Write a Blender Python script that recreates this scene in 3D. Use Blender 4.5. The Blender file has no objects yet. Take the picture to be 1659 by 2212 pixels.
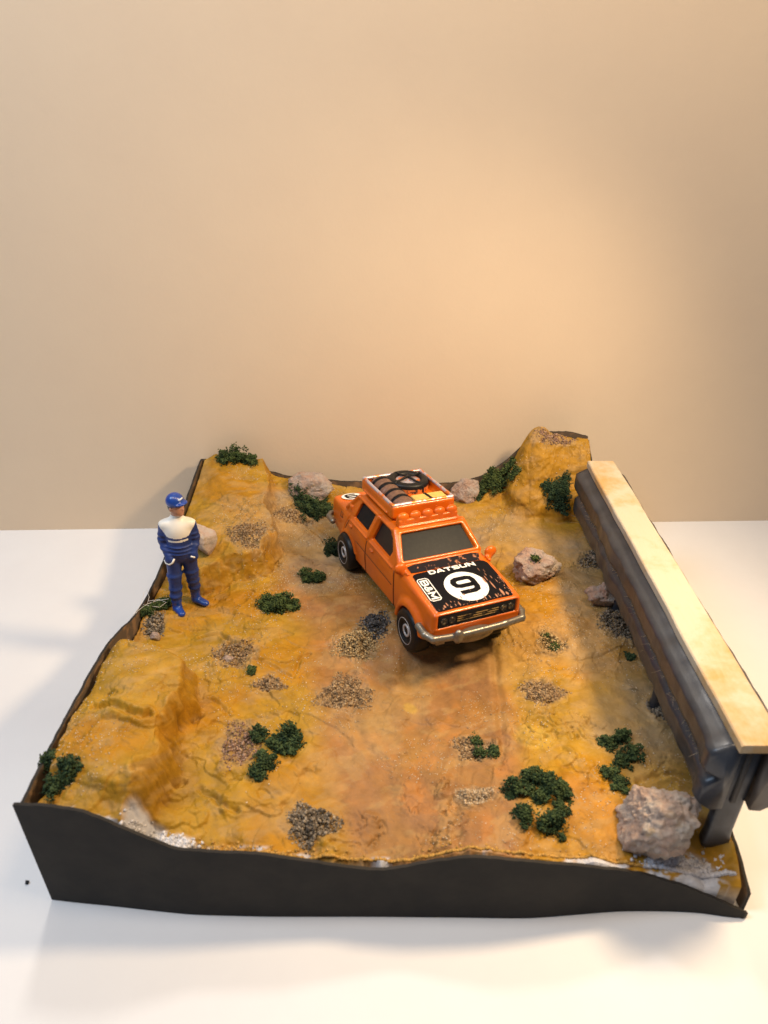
import bpy, math, random
import numpy as np
from mathutils import Vector, Matrix, noise as mnoise
import openvdb as vdb

random.seed(7)
rng = np.random.default_rng(7)
scene = bpy.context.scene
COL = scene.collection
H = 14.0                       # camera height above the table in cm; 1 unit = 1 cm
scene.unit_settings.system = 'METRIC'
scene.unit_settings.scale_length = 0.01

# ------------------------------------------------------------------ camera
F, TH, CX, CY = 1534.0, math.radians(31.0), 829.5, 1106.0
cam_d = bpy.data.cameras.new('camera')
cam = bpy.data.objects.new('camera', cam_d)
COL.objects.link(cam)
cam.location = (0, 0, H)
cam.rotation_euler = (math.radians(90) - TH, 0, 0)
cam_d.sensor_fit = 'VERTICAL'
cam_d.sensor_height = 24.0
cam_d.lens = 24.0 * F / 2212.0
cam_d.clip_start = 0.1
cam_d.clip_end = 500
cam_d.dof.use_dof = True
cam_d.dof.focus_distance = 20.3
cam_d.dof.aperture_fstop = 0.18
scene.camera = cam

# ------------------------------------------------------------------ world and lamps
scene.view_settings.view_transform = 'Standard'
scene.view_settings.look = 'None'
scene.view_settings.exposure = 0.0
scene.view_settings.gamma = 1.0
world = bpy.data.worlds.new('World')
scene.world = world
world.use_nodes = True
bg = world.node_tree.nodes['Background']
bg.inputs[0].default_value = (0.86, 0.88, 1.0, 1)
bg.inputs[1].default_value = 0.16

def lamp(name, kind, loc, aim, energy, color, size=1.0, spot=None, blend=1.0):
    d = bpy.data.lights.new(name, kind)
    d.energy = energy; d.color = color
    if kind == 'AREA':
        d.shape = 'DISK'; d.size = size
    elif kind == 'SPOT':
        d.shadow_soft_size = size; d.spot_size = spot; d.spot_blend = blend
    else:
        d.shadow_soft_size = size
    o = bpy.data.objects.new(name, d)
    COL.objects.link(o)
    o.location = Vector(loc) * H
    o.rotation_euler = (Vector(aim) * H - o.location).to_track_quat('-Z', 'Y').to_euler()
    return o
lamp('desk_lamp', 'SPOT', (0.80, 0.90, 1.20), (-0.05, 0.95, 0.05), 16000, (1.0, 0.72, 0.42), 1.3, math.radians(116), 1.0)
lamp('ceiling_lamp', 'AREA', (-0.8, 3.0, 3.8), (0.0, 1.0, 0.0), 9500, (1.0, 0.92, 0.82), 7.0)
lamp('wall_fill_light', 'SPOT', (0.55, 0.55, 2.35), (0.55, 1.60, 0.85), 19500, (1.0, 0.75, 0.48), 4.0, math.radians(125), 1.0)  # added fill lamp out of view, brightens the right of the wall
lamp('wall_fill_light', 'SPOT', (-0.6, 0.55, 2.35), (-0.6, 1.60, 0.70), 13000, (1.0, 0.82, 0.62), 4.0, math.radians(125), 1.0)  # second added fill, evens out the left of the wall
lamp('window_light', 'AREA', (-1.9, 0.5, 2.9), (-0.6, 1.0, 0.0), 9500, (0.56, 0.76, 1.0), 14.0)

# ------------------------------------------------------------------ helpers
def ray(u, v):
    """World ray through a pixel of the 1659 x 2212 picture."""
    a, b = (u - CX) / F, (v - CY) / F
    d = np.array([a, math.cos(TH) - b * math.sin(TH), -math.sin(TH) - b * math.cos(TH)])
    return d
def at(u, v, h):
    """Point seen at (u, v) that lies h (in camera heights) above the table, in camera heights."""
    d = ray(u, v)
    t = (h - 1.0) / d[2]
    return np.array([d[0] * t, d[1] * t, h])

def link(name, me, parent=None, mats=(), loc=None, smooth=True):
    o = bpy.data.objects.new(name, me)
    COL.objects.link(o)
    if parent is not None: o.parent = parent
    for m in mats: me.materials.append(m)
    if loc is not None: o.location = loc
    if smooth and len(me.polygons): me.polygons.foreach_set('use_smooth', [True] * len(me.polygons))
    return o
def tag(o, label=None, cat=None, group=None, kind=None):
    if label: o['label'] = label
    if cat: o['category'] = cat
    if group: o['group'] = group
    if kind: o['kind'] = kind
    return o
def empty(name, loc=(0, 0, 0), rot=(0, 0, 0)):
    o = bpy.data.objects.new(name, None)
    COL.objects.link(o); o.location = loc; o.rotation_euler = rot
    o.empty_display_size = 0.2
    return o
def mesh_from(name, V, Fc):
    me = bpy.data.meshes.new(name)
    me.from_pydata([tuple(map(float, p)) for p in V], [], [tuple(int(i) for i in q) for q in Fc])
    me.validate(); me.update()
    return me
def mesh_np(name, V, Q):
    """Fast mesh from arrays: V (n,3), Q (m,k)."""
    V = np.asarray(V, np.float32); Q = np.asarray(Q, np.int32)
    me = bpy.data.meshes.new(name)
    me.vertices.add(len(V)); me.vertices.foreach_set('co', V.ravel())
    me.loops.add(Q.size); me.loops.foreach_set('vertex_index', Q.ravel())
    me.polygons.add(len(Q))
    me.polygons.foreach_set('loop_start', np.arange(len(Q), dtype=np.int32) * Q.shape[1])
    me.polygons.foreach_set('loop_total', np.full(len(Q), Q.shape[1], dtype=np.int32))
    me.update(calc_edges=True)
    return me
def set_col(me, C, name='paint'):
    a = me.color_attributes.new(name, 'FLOAT_COLOR', 'POINT')
    C = np.asarray(C, np.float32)
    if C.shape[1] == 3: C = np.concatenate([C, np.ones((len(C), 1), np.float32)], 1)
    a.data.foreach_set('color', C.ravel())

class NT:
    def __init__(s, m): s.t = m.node_tree; s.n = s.t.nodes; s.l = s.t.links
    def add(s, typ, **kw):
        n = s.n.new(typ)
        for k, v in kw.items(): setattr(n, k, v)
        return n
    def noise(s, scale, detail=5, rough=0.6, co=None, dist=0.0):
        n = s.n.new('ShaderNodeTexNoise')
        n.inputs['Scale'].default_value = scale; n.inputs['Detail'].default_value = detail
        n.inputs['Roughness'].default_value = rough; n.inputs['Distortion'].default_value = dist
        if co is not None: s.l.new(co, n.inputs['Vector'])
        return n.outputs['Fac']
    def ramp(s, fac, stops):
        r = s.n.new('ShaderNodeValToRGB')
        e = r.color_ramp.elements
        while len(e) < len(stops): e.new(0.5)
        for i, (p, c) in enumerate(stops):
            e[i].position = p; e[i].color = (c, c, c, 1) if isinstance(c, (int, float)) else (*c, 1)
        s.l.new(fac, r.inputs['Fac'])
        return r.outputs['Color']
    def mix(s, fac, a, b, mode='MIX'):
        m = s.n.new('ShaderNodeMix'); m.data_type = 'RGBA'; m.blend_type = mode
        for sock, val in ((m.inputs[0], fac), (m.inputs[6], a), (m.inputs[7], b)):
            if isinstance(val, (int, float)): sock.default_value = val
            elif isinstance(val, tuple): sock.default_value = (*val, 1)
            else: s.l.new(val, sock)
        return m.outputs[2]
    def bump(s, h, strength, dist, normal=None):
        b = s.n.new('ShaderNodeBump'); b.inputs['Strength'].default_value = strength
        b.inputs['Distance'].default_value = dist
        s.l.new(h, b.inputs['Height'])
        if normal is not None: s.l.new(normal, b.inputs['Normal'])
        return b.outputs['Normal']
def mat(name, color=(0.5, 0.5, 0.5), rough=0.6, metal=0.0, spec=0.5, coat=0.0, coat_rough=0.1):
    m = bpy.data.materials.new(name); m.use_nodes = True
    b = m.node_tree.nodes['Principled BSDF']
    b.inputs['Base Color'].default_value = (*color, 1)
    b.inputs['Roughness'].default_value = rough; b.inputs['Metallic'].default_value = metal
    b.inputs['Specular IOR Level'].default_value = spec
    b.inputs['Coat Weight'].default_value = coat; b.inputs['Coat Roughness'].default_value = coat_rough
    return m
def detail(m, col2, scale=8, lo=0.45, hi=0.65, bump=0.15, bscale=40, bdist=0.02, rr=None, det=6):
    """Second colour by noise, fine relief by noise."""
    n = NT(m); b = n.n['Principled BSDF']
    co = n.add('ShaderNodeTexCoord').outputs['Object']
    c1 = tuple(b.inputs['Base Color'].default_value[:3])
    f = n.ramp(n.noise(scale, det, 0.65, co), [(lo, 0.0), (hi, 1.0)])
    n.l.new(n.mix(f, c1, col2), b.inputs['Base Color'])
    if rr: n.l.new(n.ramp(f, [(0, rr[0]), (1, rr[1])]), b.inputs['Roughness'])
    if bump: n.l.new(n.bump(n.noise(bscale, 6, 0.6, co), bump, bdist), b.inputs['Normal'])
    return m

# numpy value noise
def vnoise(x, y, seed):
    r = np.random.default_rng(seed); T = r.random((256, 256)).astype(np.float32)
    xi = np.floor(x).astype(int); yi = np.floor(y).astype(int)
    fx = x - xi; fy = y - yi
    fx = fx * fx * fx * (fx * (fx * 6 - 15) + 10); fy = fy * fy * fy * (fy * (fy * 6 - 15) + 10)
    a = T[xi & 255, yi & 255]; b = T[(xi + 1) & 255, yi & 255]
    c = T[xi & 255, (yi + 1) & 255]; d = T[(xi + 1) & 255, (yi + 1) & 255]
    return (a * (1 - fx) + b * fx) * (1 - fy) + (c * (1 - fx) + d * fx) * fy
def fbm(x, y, seed, octs=5, gain=0.5):
    s = 0; a = 1; t = 0
    for i in range(octs):
        s = s + a * vnoise(x * 2 ** i + 17.3 * i, y * 2 ** i - 9.1 * i, seed + i); t += a; a *= gain
    return s / t - 0.5
def sstep(a, b, x):
    t = np.clip((x - a) / (b - a), 0, 1); return t * t * (3 - 2 * t)

# ------------------------------------------------------------------ table and wall
m_table = mat('white_paper', (0.72, 0.725, 0.74), 0.55, spec=0.3)
detail(m_table, (0.70, 0.70, 0.715), 0.5, 0.35, 0.7, 0.12, 3, 0.05)
m_wall = mat('beige_paper', (0.66, 0.545, 0.415), 0.75, spec=0.2)
detail(m_wall, (0.645, 0.53, 0.405), 0.5, 0.35, 0.7, 0.15, 7, 0.03)
V = [(-80, -60, 0), (80, -60, 0), (80, 60, 0), (-80, 60, 0)]
tag(link('table', mesh_from('table', V, [(0, 1, 2, 3)]), None, [m_table]), 'white paper covered table top under the diorama', 'table', kind='structure')
wl = np.array([-80., 1.595 * H - 80 * 0.0243]); wr = np.array([80., 1.595 * H + 80 * 0.0243])
V = [(wl[0], wl[1], 0.003), (wr[0], wr[1], 0.003), (wr[0], wr[1], 19), (wl[0], wl[1], 19),
     (wl[0], wl[1] + .3, 0.003), (wr[0], wr[1] + .3, 0.003), (wr[0], wr[1] + .3, 19), (wl[0], wl[1] + .3, 19)]
tag(link('wall', mesh_from('wall', V, [(0, 1, 2, 3), (5, 4, 7, 6), (3, 2, 6, 7), (1, 0, 4, 5), (0, 3, 7, 4), (2, 1, 5, 6)]), None, [m_wall], smooth=False),
    'plain beige backdrop wall behind the diorama', 'wall', kind='structure')

# ------------------------------------------------------------------ terrain
# control points: picture position and height above the table (in camera heights)
LOW = [(360,1300,.134),(330,1340,.134),(395,1320,.130),(440,1290,.130),(500,1266,.128),(560,1252,.126),(590,1200,.132),(600,1150,.142),(590,1100,.156),(600,1060,.166),(585,1018,.178),
 (650,1045,.162),(640,1110,.142),(640,1180,.126),(690,1130,.128),(700,1180,.122),
 (760,1052,.146),(720,1075,.138),(620,1240,.124),(680,1250,.120),(560,1320,.126),(640,1330,.120),
 (450,1350,.128),(400,1380,.130),(480,1400,.127),(560,1400,.124),(640,1420,.119),(720,1420,.116),
 (430,1450,.136),(440,1500,.130),(425,1560,.128),(400,1630,.127),(360,1700,.128),(320,1770,.128),
 (520,1500,.125),(600,1500,.118),(700,1520,.111),(500,1600,.122),(600,1620,.114),(480,1700,.120),(600,1720,.111),(700,1650,.108),
 (420,1800,.118),(550,1810,.110),(680,1820,.100),(640,1780,.106),(800,1500,.112),(800,1600,.107),(800,1700,.103),(780,1800,.098),(850,1860,.090),
 (900,1450,.112),(900,1550,.108),(900,1700,.104),(950,1800,.108),(1000,1840,.118),(1000,1450,.112),(1000,1550,.109),(1000,1700,.108),
 (1100,1430,.112),(1150,1500,.112),(1100,1600,.110),(1150,1700,.111),(1100,1800,.110),(1200,1600,.113),(1250,1700,.110),(1200,1820,.106),
 (1300,1780,.104),(1200,1420,.113),(1270,1500,.110),(1330,1600,.107),(1350,1700,.107),(1400,1620,.102),(1430,1700,.102),(1350,1820,.094),
 (1430,1850,.086),(1500,1780,.092),(1560,1850,.076),(1620,1900,.058),(1560,1900,.056),(1600,1800,.084),(1480,1870,.070),
 (1150,1300,.116),(1250,1300,.114),(1320,1300,.116),(1350,1400,.112),(1200,1200,.120),(1270,1200,.122),(1100,1160,.122),(1180,1140,.130),(1240,1140,.132),
 (1060,1110,.128),(1000,1075,.138),(1040,1050,.150),(960,1055,.142),(1090,1080,.138),(1080,1040,.158),(1095,1015,.178),
 (1150,1108,.136),(1200,1110,.138),(1250,1100,.144)]
HIGH = [(470,988,.226),(520,990,.224),(556,1003,.214),(470,1040,.208),(540,1050,.202),(500,1095,.198),(445,1110,.192),(560,1092,.196),
 (430,1165,.188),(520,1140,.193),(565,1140,.188),(520,1190,.190),(470,1200,.190),(560,1175,.186),(430,1225,.184),
 (250,1395,.200),(320,1405,.206),(375,1440,.200),(230,1450,.206),(300,1480,.210),(350,1510,.206),(180,1540,.200),(260,1580,.210),(315,1590,.206),
 (130,1640,.196),(220,1680,.203),(275,1690,.202),(100,1715,.192),(180,1735,.190),(250,1750,.184),
 ]
# edges of the three raised blocks, seen along their upper rims
RIM = [[(80,1790,.16),(90,1725,.19),(150,1560,.198),(226,1402,.196),(262,1382,.196),(330,1402,.193),(398,1432,.184),(400,1490,.186),(372,1545,.187),(352,1605,.188),(322,1650,.187),(300,1700,.184),(272,1745,.178),(262,1800,.160)],
       [(380,1236,.182),(430,1234,.182),(475,1208,.188),(522,1198,.188),(562,1186,.184),(590,1160,.178),(586,1120,.182),(568,1094,.190),(578,1050,.198),(576,1006,.212),(560,940,.24),(380,960,.2)],
       [(.296,1.62),(.298,1.47),(.316,1.43),(.36,1.412),(.41,1.408),(.45,1.43),(.53,1.45),(.53,1.62)]]
pts = [tuple(at(*c)) for c in LOW]
pth = [tuple(at(*c)) for c in HIGH]
# world points: wheel contacts of the car and the ground under it, edges
pts += [(.455,.62,.075),(.47,.7,.085),(.475,.85,.092),(.475,1.0,.10),(.475,1.2,.115),(.475,1.35,.15),(.46,1.5,.17),(.25,1.53,.19),
        (-.46,.60,.14),(-.46,.8,.135),(-.45,1.0,.134),(-.45,1.15,.134),(-.44,1.35,.14),(-.43,1.53,.17),(-.35,1.5,.18),
        (-.20,.94,.128),(-.40,1.0,.134),(-.3,1.0,.130)]
pth += [(.31,1.52,.215),(.34,1.52,.288),(.40,1.52,.290),(.46,1.52,.284),(.31,1.48,.20),(.34,1.48,.258),(.40,1.48,.264),(.46,1.48,.252),(.33,1.44,.19),(.40,1.445,.205),(.46,1.445,.20),(.36,1.415,.165),(.42,1.415,.168),(-.462,.60,.188),(-.462,.7,.192),(-.46,.8,.190),(-.458,.90,.184),(-.452,1.05,.16),(-.446,1.22,.166),(-.443,1.35,.176),(-.44,1.45,.190),(-.437,1.53,.212)]
RCAR = (Matrix.Rotation(math.radians(-65.644), 3, 'Z') @ Matrix.Rotation(math.radians(-3.624), 3, 'Y') @ Matrix.Rotation(math.radians(-3.903), 3, 'X'))
PCAR = np.array([.00295, 1.27464, .115]); SC = .19653
def car_w(x, y, z):
    return PCAR + SC * np.array(RCAR @ Vector((x, y, z)))
for x in (0, 1.529):
    for y in (-.44, .44):
        w = car_w(x, y, -.017); pts.append(tuple(w))
for x, y in ((.4, 0), (.8, 0), (1.2, 0), (.75, -.5), (.75, .5)):
    w = car_w(x, y, -.02); pts.append(tuple(w))
pts = np.array(pts)
def tps_fit(P, reg=2e-6):
    n = len(P)
    def K(A, B):
        d2 = ((A[:, None, :] - B[None, :, :]) ** 2).sum(-1) + 1e-12
        return 0.5 * d2 * np.log(d2)
    A = np.zeros((n + 3, n + 3)); A[:n, :n] = K(P[:, :2], P[:, :2]) + reg * np.eye(n)
    A[:n, n] = 1; A[:n, n + 1:] = P[:, :2]; A[n:, :n] = A[:n, n:].T
    b = np.zeros(n + 3); b[:n] = P[:, 2]
    w = np.linalg.solve(A, b)
    def f(Q):
        out = np.empty(len(Q))
        for i in range(0, len(Q), 20000):
            q = Q[i:i + 20000]; out[i:i + 20000] = K(q, P[:, :2]) @ w[:n] + w[n] + q @ w[n + 1:]
        return out
    return f
tps = tps_fit(pts); tpsh = tps_fit(np.array(pth))
NG = 720
CQ = np.array([(-.466, .592), (.492, .572), (.480, 1.525), (-.438, 1.552)])   # front-left, front-right, back-right, back-left
def quad(s, t):
    s = s[..., None]; t = t[..., None]
    return (CQ[0] * (1 - s) + CQ[1] * s) * (1 - t) + (CQ[3] * (1 - s) + CQ[2] * s) * t
nc = 181
sc_, tc_ = np.meshgrid(np.linspace(0, 1, nc), np.linspace(0, 1, nc))
hc = tps(quad(sc_, tc_).reshape(-1, 2)).reshape(nc, nc); hh = tpsh(quad(sc_, tc_).reshape(-1, 2)).reshape(nc, nc)
sg, tg = np.meshgrid(np.linspace(0, 1, NG), np.linspace(0, 1, NG))
def bil(A, s, t):
    n0, n1 = A.shape; x = np.clip(s, 0, 1) * (n1 - 1); y = np.clip(t, 0, 1) * (n0 - 1)
    xi = np.minimum(x.astype(int), n1 - 2); yi = np.minimum(y.astype(int), n0 - 2); fx = x - xi; fy = y - yi
    return (A[yi, xi] * (1 - fx) + A[yi, xi + 1] * fx) * (1 - fy) + (A[yi + 1, xi] * (1 - fx) + A[yi + 1, xi + 1] * fx) * fy
GXY = quad(sg, tg); GL = bil(hc, sg, tg); GU = bil(hh, sg, tg)
def dist_poly(X, Y, P):
    d = np.full(X.shape, 1e9)
    for a, b in zip(P[:-1], P[1:]):
        ax, ay = a[:2]; bx, by = b[:2]; L = (bx - ax) ** 2 + (by - ay) ** 2 + 1e-12
        t = np.clip(((X - ax) * (bx - ax) + (Y - ay) * (by - ay)) / L, 0, 1)
        d = np.minimum(d, np.hypot(X - ax - t * (bx - ax), Y - ay - t * (by - ay)))
    return d
def cubic_smooth(A, k):
    for _ in range(k):
        A = (A + np.roll(A, 1, 0) + np.roll(A, -1, 0)) / 3; A = (A + np.roll(A, 1, 1) + np.roll(A, -1, 1)) / 3
    return A
def inside(X, Y, P):
    r = np.zeros(X.shape, bool)
    for (ax, ay), (bx, by) in zip(P, P[1:] + P[:1]):
        k = ((ay > Y) != (by > Y)) & (X < (bx - ax) * (Y - ay) / (by - ay + 1e-12) + ax); r ^= k
    return r
def edge_mask(X, Y, P, w, nz):
    d = dist_poly(X, Y, P + P[:1]) * np.where(inside(X, Y, P), 1, -1) + nz
    return d
_nz = fbm(GXY[..., 0] * 22, GXY[..., 1] * 22, 700, 4) * .022 + fbm(GXY[..., 0] * 8, GXY[..., 1] * 8, 710, 2) * .008
GH = GL.copy(); RIMD = np.full(GH.shape, 9.)
for R_, wd_ in zip(RIM, (.017, .014, .018)):
    Pw = [tuple(at(*c)[:2]) if c[0] > 5 else c for c in R_]; d = edge_mask(GXY[..., 0], GXY[..., 1], Pw, wd_, _nz)
    m = np.clip((d + wd_ * 1.3) / (wd_ * 1.6), 0, 1); m = m * m * (3 - 2 * m)
    GH = GH * (1 - m) + np.maximum(GU, GL) * m; RIMD = np.minimum(RIMD, np.abs(d + wd_ * .5))
gx, gy = GXY[..., 0], GXY[..., 1]
inv = np.linalg.inv
def st_of(x, y):
    """inverse of quad(), by Newton"""
    s = (x + .466) / .95; t = (y - .58) / .95
    for _ in range(5):
        p = quad(np.asarray(s, float), np.asarray(t, float))
        ds = ((CQ[1] - CQ[0])[None] * (1 - np.reshape(t, (-1, 1))) + (CQ[2] - CQ[3])[None] * np.reshape(t, (-1, 1)))
        dt = ((CQ[3] - CQ[0])[None] * (1 - np.reshape(s, (-1, 1))) + (CQ[2] - CQ[1])[None] * np.reshape(s, (-1, 1)))
        ex = np.reshape(x - p[..., 0], -1); ey = np.reshape(y - p[..., 1], -1)
        det = ds[:, 0] * dt[:, 1] - ds[:, 1] * dt[:, 0]
        s = s + np.reshape((ex * dt[:, 1] - ey * dt[:, 0]) / det, np.shape(s))
        t = t + np.reshape((ds[:, 0] * ey - ds[:, 1] * ex) / det, np.shape(t))
    return s, t
def height(x, y):
    s, t = st_of(np.atleast_1d(np.asarray(x, float)), np.atleast_1d(np.asarray(y, float)))
    return bil(GH, s, t)
def hit(u, v):
    """Where the line of sight through (u, v) meets the terrain."""
    d = ray(u, v); t = np.linspace(.62, 2.2, 1600)
    P = np.array([0, 0, 1.0]) + t[:, None] * d[None]
    ins = (P[:, 0] > -.47) & (P[:, 0] < .495) & (P[:, 1] > .57) & (P[:, 1] < 1.56)
    below = (P[:, 2] < height(P[:, 0], P[:, 1])) & ins
    i = int(np.argmax(below)) if below.any() else -1
    if i < 0: return at(u, v, .12)
    return P[i]

# gravel beds: pixel centre, half sizes, number of grains, tone
BEDS = [((538,1150),(62,44),900,'brown'),((505,1415),(46,30),520,'brown'),((583,1478),(38,18),260,'brown'),((745,1500),(66,42),900,'brown'),
 ((772,1392),(52,44),620,'sand'),((812,1352),(36,36),420,'slate'),((1188,1392),(36,24),300,'sand'),((1172,1497),(52,26),520,'brown'),
 ((1338,1345),(42,42),520,'grey'),((1425,1530),(40,66),900,'grey'),((1020,1620),(46,26),360,'brown'),((1025,1720),(46,20),320,'pale'),
 ((672,1785),(60,50),620,'grey'),((520,1618),(46,48),330,'mauve'),((625,1112),(54,20),300,'brown'),((335,1352),(26,40),260,'grey'),
 ((1285,1212),(40,24),240,'grey'),((1195,948),(46,9),220,'mauve')]
# relief
warp = fbm(gx * 9, gy * 9, 50, 3) * .06
rel = fbm((gx + warp) * 16, gy * 16, 3, 4, .45) * .016 + fbm(gx * 60, (gy + warp) * 60, 13, 4, .5) * .0042
ridg = np.abs(fbm((gx + warp * 2) * 22, (gy - warp) * 22, 23, 4)); rel += -np.exp(-(ridg / .010) ** 2) * .0042 * sstep(.04, .14, fbm(gx * 5, gy * 5, 31, 2))
# trowel strokes that run down the slope
st = fbm(gx * 14 + gy * 5, gy * 60 - gx * 25, 41, 3); rel += st * .004 * sstep(.0, .2, fbm(gx * 4, gy * 4, 45, 2) + .1)
dcar = [((x, y)) for x, y in [tuple(car_w(x, 0, 0)[:2]) for x in (-.6, 2.0)]]
dc = dist_poly(gx, gy, dcar); calm = sstep(.05, .13, dc)
sl1 = fbm((gx + warp * 1.5) * 10 + gy * 4, (gy - warp) * 20, 901, 3); sl2 = fbm(gx * 24 - gy * 9, (gy + warp) * 13, 911, 3); sl3 = fbm((gx + warp) * 36, gy * 30 + gx * 11, 921, 3)
trk0 = 1 - sstep(.07, .17, dist_poly(gx, gy, [hit(*p) for p in [(760,1330),(850,1560),(900,1700),(940,1840)]]))
slab = sstep(-.010, .012, sl1) * .0075 + sstep(-.012, .012, sl2 - .04) * .0050 + sstep(-.02, .02, sl3 - .06) * .0034
slab += sstep(.02, .20, sl1) * .008 - np.clip(-sl2, 0, .2) * .03
rel += slab * .9 * sstep(-.16, .02, fbm(gx * 6, gy * 6, 931, 3))
cliff = sstep(.0, 1.1, np.hypot(*np.gradient(GH, 0.955 / NG)))
rel *= (.54 + .12 * cliff + .10 * np.exp(-(RIMD / .022) ** 2)) * (1 - .55 * trk0) * (.15 + .85 * calm)
GH = GH + rel
# ruts and cracks (pixel polylines, half width, depth)
for P, w, dep in [([(1062,1400),(1066,1480),(1078,1560),(1086,1620),(1075,1650)], .006, .0032),
                  ([(985,1640),(978,1700),(992,1760),(988,1850)], .007, .0038), ([(1020,1410),(1030,1500),(1035,1560)], .010, .003),
                  ([(560,1420),(640,1460),(655,1420),(675,1410)], .003, .003), ([(430,1380),(470,1372),(500,1395),(545,1392)], .004, .006),
                  ([(400,1480),(460,1510),(500,1545)], .004, .004), ([(200,1530),(240,1520),(300,1550),(315,1545)], .005, .007),
                  ([(290,1660),(340,1665),(400,1690)], .005, .006), ([(640,1120),(700,1160),(730,1200)], .004, .003),
                  ([(385,1560),(400,1550),(430,1548)], .006, .008), 
                  ([(440,1700),(500,1740),(520,1745)], .004, .004), 
                  ([(460,1430),(500,1380),(560,1385)], .003, .003), ([(1380,1690),(1450,1670),(1500,1690)], .005, .005),
                  ([(760,1560),(820,1640),(850,1760)], .008, .002), ([(880,1430),(900,1560),(905,1700)], .012, .003)]:
    Q = [hit(*p) for p in P]; d = dist_poly(gx + warp * .35, gy + warp * .3, Q)
    GH = GH - dep * np.exp(-(d / w) ** 2) + dep * .5 * np.exp(-((d - 2 * w) / w) ** 2)
def dab(px, w):
    Q = [hit(*p) for p in px]; return 1 - sstep(w * .4, w, dist_poly(gx, gy, Q) + warp * .5)
crust = np.maximum(dab([(1140,1580),(1200,1550),(1270,1570)], .035), dab([(1230,1640),(1290,1690)], .03))
crust = np.maximum(crust, dab([(960,1700),(985,1780),(930,1820)], .03)); crust = np.maximum(crust, dab([(700,1800),(790,1790)], .03))
crust = np.maximum(crust, dab([(870,1640),(900,1740)], .02) * .6); crust = np.maximum(crust, dab([(520,1100),(560,1180),(600,1190)], .03) * .7)
cn = np.abs(fbm((gx + warp) * 55, gy * 55, 811, 3)); GH = GH + crust * (.5 * fbm(gx * 48, gy * 48, 821, 4) * .030 - np.exp(-(cn / .03) ** 2) * .005)
beds = np.zeros_like(GH); beds_info = []
for (c, r, n, tone) in BEDS:
    p = hit(*c); q = hit(c[0] + r[0], c[1]); k = hit(c[0], min(c[1] + r[1], 1900))
    rx = abs(q[0] - p[0]); ry = max(min(abs(k[1] - p[1]), rx * 1.5), rx * .35)
    dd = np.hypot((gx - p[0]) / rx, (gy - p[1]) / ry) + fbm(gx * 40, gy * 40, 77, 3) * .9
    mk = 1 - sstep(.75, 1.15, dd); beds = np.maximum(beds, mk)
    beds_info.append((p, rx, ry, n, tone)); GH = GH + mk * fbm(gx * 90, gy * 90, 91, 3, .7) * .015 + np.exp(-((dd - 1.0) / .22) ** 2) * .0022
# rough broken lip along the front
edge = 1 - sstep(.0, .045, tg)
GH = GH + edge * fbm(gx * 38, gy * 38, 61, 4) * .018
# paint
def area(P, w):
    Q = [hit(*p) for p in P]; return 1 - sstep(w * .5, w, dist_poly(gx, gy, Q) + warp * .6)
ochre = np.array([.345, .190, .016]); deep = np.array([.34, .142, .005]); olive = np.array([.22, .140, .020])
pink = np.array([.26, .128, .048]); sand = np.array([.36, .225, .085]); yell = np.array([.50, .33, .06]); grey = np.array([.22, .165, .105]); orange = np.array([.42, .165, .035])
_gx, _gy = gx, gy; gx, gy = gx + GH * 1.1, gy + GH * 1.5
n1 = fbm(gx * 7, gy * 7, 101, 4); n2 = fbm(gx * 18 + 3, gy * 18, 111, 5); n3 = fbm(gx * 70, gy * 70, 121, 3); n4 = fbm(gx * 11, gy * 11, 131, 4)
n5 = fbm(gx * 26 + gy * 8, gy * 50 - gx * 18, 141, 4)
gx, gy = _gx, _gy
def lay(C, c, m): m = np.clip(m, 0, 1)[..., None]; return C * (1 - m) + c * m
C = np.broadcast_to(ochre, gx.shape + (3,)).copy()
C = lay(C, deep, sstep(.0, .22, n1) * .6)
C = lay(C, olive, sstep(.04, .2, -n1) * .3)
C = lay(C, deep, cliff * .3)  # shading put into the colour: steep faces painted a deeper orange
track = np.maximum(area([(700,1260),(760,1330),(800,1480),(840,1620),(880,1750),(900,1850)], .13), area([(960,1450),(1000,1600),(1000,1800)], .12))
C = lay(C, pink, track * (.85 + n4 * .8)); C = lay(C, orange, track * sstep(.08, .2, n2) * .35)
C = lay(C, orange, area([(1250,1740),(1300,1780)], .06) * .35)
back = np.maximum(area([(700,1150),(640,1110),(690,1230)], .10), area([(1080,1160),(1290,1230),(1330,1400),(1380,1560)], .11))
C = lay(C, grey * 1.25, back * (.55 + n2 * 1.2))
C = lay(C, sand, sstep(.04, .18, n5) * .40)
C = lay(C, sand, np.clip(sstep(.06, .2, fbm(gx * 6 + 9, gy * 6, 151, 4)), 0, 1) * .45 * (1 - cliff))
for p, r in (((885,1530),.013),((1150,1590),.03)):
    q = hit(*p); C = lay(C, yell, (1 - sstep(r * .5, r, np.hypot(gx - q[0], gy - q[1]) + warp * .9)) * .45)
C = lay(C, np.array([.30, .20, .10]), beds * .6)
C = C * (1 + n3[..., None] * .35)
low_ = GH - cubic_smooth(np.pad(GH, 10, mode='edge'), 10)[10:-10, 10:-10]      # colour goes darker in the hollows, lighter on the ridges
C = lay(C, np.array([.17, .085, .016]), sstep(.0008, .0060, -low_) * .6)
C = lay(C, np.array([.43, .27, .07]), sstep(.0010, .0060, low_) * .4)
plaster = np.maximum(area([(310,1808),(355,1828),(405,1836)], .020), area([(1440,1880),(1500,1895),(1620,1915)], .034)) * sstep(-.10, .04, n3 + n2 + .12) 
plaster = np.maximum(plaster, (1 - sstep(.004, .012, tg)) * sstep(.10, .18, n2))
C = lay(C, np.array([.46, .46, .49]), plaster)
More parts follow.
